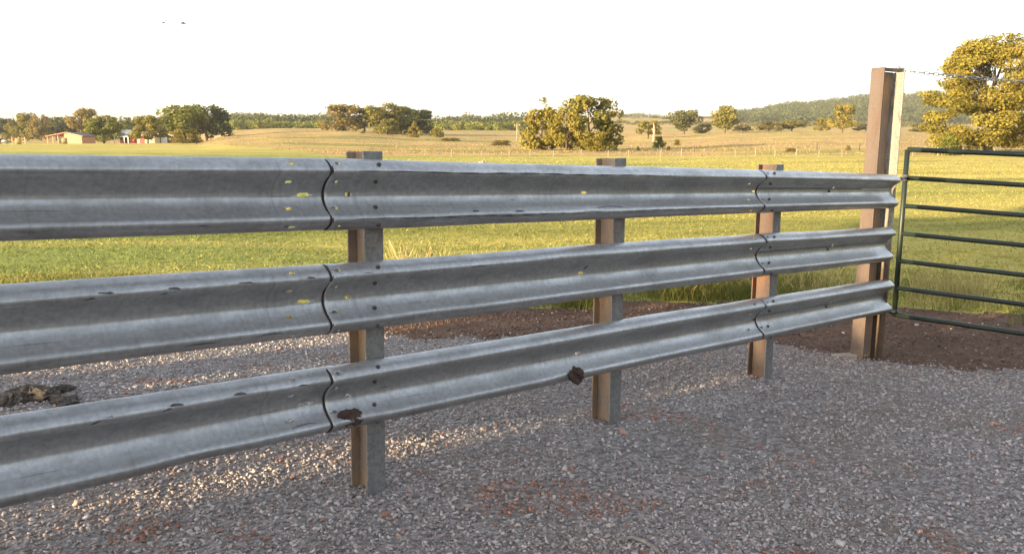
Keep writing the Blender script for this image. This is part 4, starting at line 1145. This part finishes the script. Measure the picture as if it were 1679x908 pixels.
# ------------------------------------------------------------------ grass
def blades(name, label, x, y, h, w, col, seed, lean=0.35):
    rs = np.random.default_rng(seed); n = len(x)
    z = gz(x, y) - 0.01; a = rs.random(n) * 6.283; la = rs.random(n) * 6.283; le = lean * h * (0.3 + rs.random(n))
    dx, dy = np.cos(a) * w / 2, np.sin(a) * w / 2; lx, ly = np.cos(la) * le, np.sin(la) * le
    Z0 = np.zeros(n)
    V = np.stack([np.stack([x - dx, y - dy, z], -1), np.stack([x + dx, y + dy, z], -1),
                  np.stack([x + dx * 0.75 + lx * 0.35, y + dy * 0.75 + ly * 0.35, z + h * 0.55], -1), np.stack([x - dx * 0.75 + lx * 0.35, y - dy * 0.75 + ly * 0.35, z + h * 0.55], -1),
                  np.stack([x + lx + dx * 0.1, y + ly + dy * 0.1, z + h * 0.95], -1), np.stack([x + lx - dx * 0.1, y + ly - dy * 0.1, z + h], -1)], 1).reshape(-1, 3)
    base = 6 * np.arange(n)[:, None, None]
    F = (np.array([[0, 1, 2, 3], [3, 2, 4, 5]])[None] + base).reshape(-1, 4)
    o = link_mesh(name, np_mesh(name, V, F, M['grass'], np.repeat(col, 2, axis=0)))
    tag(o, label, 'grass', kind='stuff')
def grass():
    rs = np.random.default_rng(8)
    # weeds along the edge of the field
    n = 95000
    az = RAD(-36) + RAD(74) * rs.random(n); re = np.maximum(r_grass(az), r_gravel(az) + 0.2)
    r = re + (-0.55 + 3.6 * rs.random(n) ** 1.5)
    x, y = np.sin(az) * r, np.cos(az) * r
    cl = fbm(x * 1.3, y * 1.3, 61)
    k = ground_kind(x, y) >= 2
    ok = (k & (rs.random(n) < np.clip(0.65 + 0.9 * cl, 0.08, 1))) | (~k & (cl > 0.30) & (rs.random(n) < 0.25))
    x, y, az, r, cl = x[ok], y[ok], az[ok], r[ok], cl[ok]; n = len(x)
    edge = np.clip(1 - (r - np.maximum(r_grass(az), r_gravel(az))) / 3.2, 0.1, 1)
    h = (0.035 + 0.18 * rs.random(n) ** 1.3 * edge) * np.clip(0.8 + 0.9 * cl, 0.35, 1.5) * np.where(x < 0, 0.75, 1.25)
    c0 = np.array([0.105, 0.135, 0.028]); c1 = np.array([0.25, 0.235, 0.060])
    q = rs.random(n)[:, None]; col = c0 * (1 - q) + c1 * q
    st = rs.random(n) < 0.13; h[st] *= 1.45; col[st] = np.array([0.42, 0.33, 0.15])
    blades('edge_weeds', 'tall weedy grass along the near edge of the field', x, y, h, np.where(st, 0.004, 0.006 + 0.006 * rs.random(n)), col, 3, 0.6)
    # taller seeding stalks standing in patches
    px = np.concatenate([645 + 90 * rs.random(260), 1495 + 130 * rs.random(420), 1300 + 160 * rs.random(260), 1040 + 160 * rs.random(160)]); az = np.arctan(azx(px)); n = len(az)
    r = np.maximum(r_grass(az), r_gravel(az)) + 0.2 + 1.3 * rs.random(n); x, y = np.sin(az) * r, np.cos(az) * r
    h = np.where(px < 800, 0.36 + 0.24 * rs.random(n), 0.18 + 0.22 * rs.random(n))
    q = rs.random(n)[:, None]
    blades('seed_stalks', 'tall straw coloured seed stalks above the field edge', x, y, h, np.full(n, 0.007), np.array([0.26, 0.25, 0.08]) * (1 - q) + np.array([0.50, 0.40, 0.19]) * q, 13, 0.35)
    # sward further out
    n = 150000
    az = RAD(-36) + RAD(73) * rs.random(n); r = 9.0 * (95 / 9.0) ** rs.random(n)
    x, y = np.sin(az) * r, np.cos(az) * r
    ok = (ground_kind(x, y) == 2) & (rs.random(n) < np.clip(1.6 - r / 60.0, 0.05, 1)); x, y, r = x[ok], y[ok], r[ok]; n = len(x)
    row = fbm(x * 0.16 + y * 0.05, y * 0.75 - x * 0.24, 71)
    h = (0.016 + 0.026 * rs.random(n)) * (1 + 0.5 * row) * (1 + r * 0.012)
    col = field_colour(x, y) * np.array([0.74, 0.80, 0.78]) * (0.82 + 0.34 * rs.random((n, 1)))
    st = rs.random(n) < 0.02; col[st] = np.array([0.46, 0.37, 0.15])
    blades('field_grass', 'short mown grass of the sunlit field', x, y, h, 0.008 + 0.0010 * r, col, 4, 1.3)
grass()
def tussocks():
    rs = np.random.default_rng(18); n = 34000
    az = RAD(-36) + RAD(73) * rs.random(n); r = 96 * (420 / 96.0) ** rs.random(n)
    x, y = np.sin(az) * r, np.cos(az) * r
    cl = fbm(x * 0.03, y * 0.07, 83)
    ok = (ground_kind(x, y) == 3) & (rs.random(n) < np.clip(0.55 + 0.8 * cl, 0.05, 1)); x, y, r, cl = x[ok], y[ok], r[ok], cl[ok]; n = len(x)
    q = rs.random(n)[:, None]; col = np.array([0.22, 0.155, 0.065]) * (1 - q) + np.array([0.40, 0.29, 0.13]) * q
    g = rs.random(n) < 0.14; col[g] = np.array([0.14, 0.135, 0.045])
    blades('pasture_tussocks', 'tufts of dry standing grass over the far pasture', x, y, 0.10 + 0.22 * rs.random(n) ** 2, 0.05 + 0.0006 * r, col, 9, 0.6)
tussocks()

# ------------------------------------------------------------------ unseen things added to shade the yard and darken rail reflections
M['barn_metal'] = mat_plain('grey_barn_cladding', (0.33, 0.34, 0.35), 0.6, 0.2, 0.1)
ang = math.atan2(0.6, 0.8)                                        # long axis square to the sun's path
cn = np.array([-0.69, 3.74]) + np.array([0.6649, -0.7469]) * -0.29 - np.array([0.8, 0.6]) * 20.0
mdir = np.array([0.6, -0.8])
c0 = cn + mdir * 14.0 - np.array([0.8, 0.6]) * 5.0
r = empty('added_shade_barn', (c0[0], c0[1], -0.3), ang); tag(r, 'unseen grey metal barn added to shade the yard', 'barn')  # unseen barn added so its shadow covers the foreground gravel
mw = Matrix.Translation((c0[0], c0[1], -0.3)) @ Matrix.Rotation(ang, 4, 'Z')
b = MB(); b.box((-5, -14, 0), (5, 14, 6.9)); b.build('wall', M['barn_metal'], r, mw)
b = MB(); b.add([(-5.4, -14.02, 6.8), (0, -14.02, 9.0), (5.4, -14.02, 6.8), (-5.4, 14.02, 6.8), (0, 14.02, 9.0), (5.4, 14.02, 6.8)], [(0, 1, 2), (5, 4, 3), (0, 3, 4, 1), (1, 4, 5, 2), (2, 5, 3, 0)]); b.build('roof', M['white_roof'], r, mw)

tree(0, 0, 0, 0, 'high', 0, 'green', 'added_shade_tree', 'unseen leafy tree added to shade the grass by the gate', 'tree', at=(-11.4, 0.1), size=(6.4, 6.4))  # added out of view; crown placed to shade grass near the gate
tree(0, 0, 0, 0, 'low', 1, 'green', 'added_shade_bush', 'unseen leafy bush added to shade the gravel along the fence', 'shrub', at=(-10.2, -1.4), size=(3.3, 2.5))  # added out of view to keep sun off gravel behind the fence

rs_ = np.random.default_rng(44)  # unseen tree row added so the rails reflect something dark
wood('added_hedge', 'unseen dense hedgerow of trees along the right of the yard', [(21 + 3.5 * rs_.random(), -24 + 2.1 * k, 6.5 + 3.0 * rs_.random(), 5.5) for k in range(17)], 420, 'dark', 45)

# ------------------------------------------------------------------ evening haze
b = MB(); b.box((-4600, -4600, -60), (4600, 4600, 240))
hm = bpy.data.materials.new('evening_haze'); hm.use_nodes = True
ht = hm.node_tree; ht.nodes.remove(ht.nodes['Principled BSDF'])
pv = ht.nodes.new('ShaderNodeVolumePrincipled'); pv.inputs['Color'].default_value = (0.93, 0.93, 0.95, 1); pv.inputs['Density'].default_value = 0.00011; pv.inputs['Anisotropy'].default_value = 0.2
ht.links.new(pv.outputs[0], ht.nodes['Material Output'].inputs['Volume'])
tag(b.build('haze', hm), 'thin evening haze over the countryside', 'haze', kind='stuff')
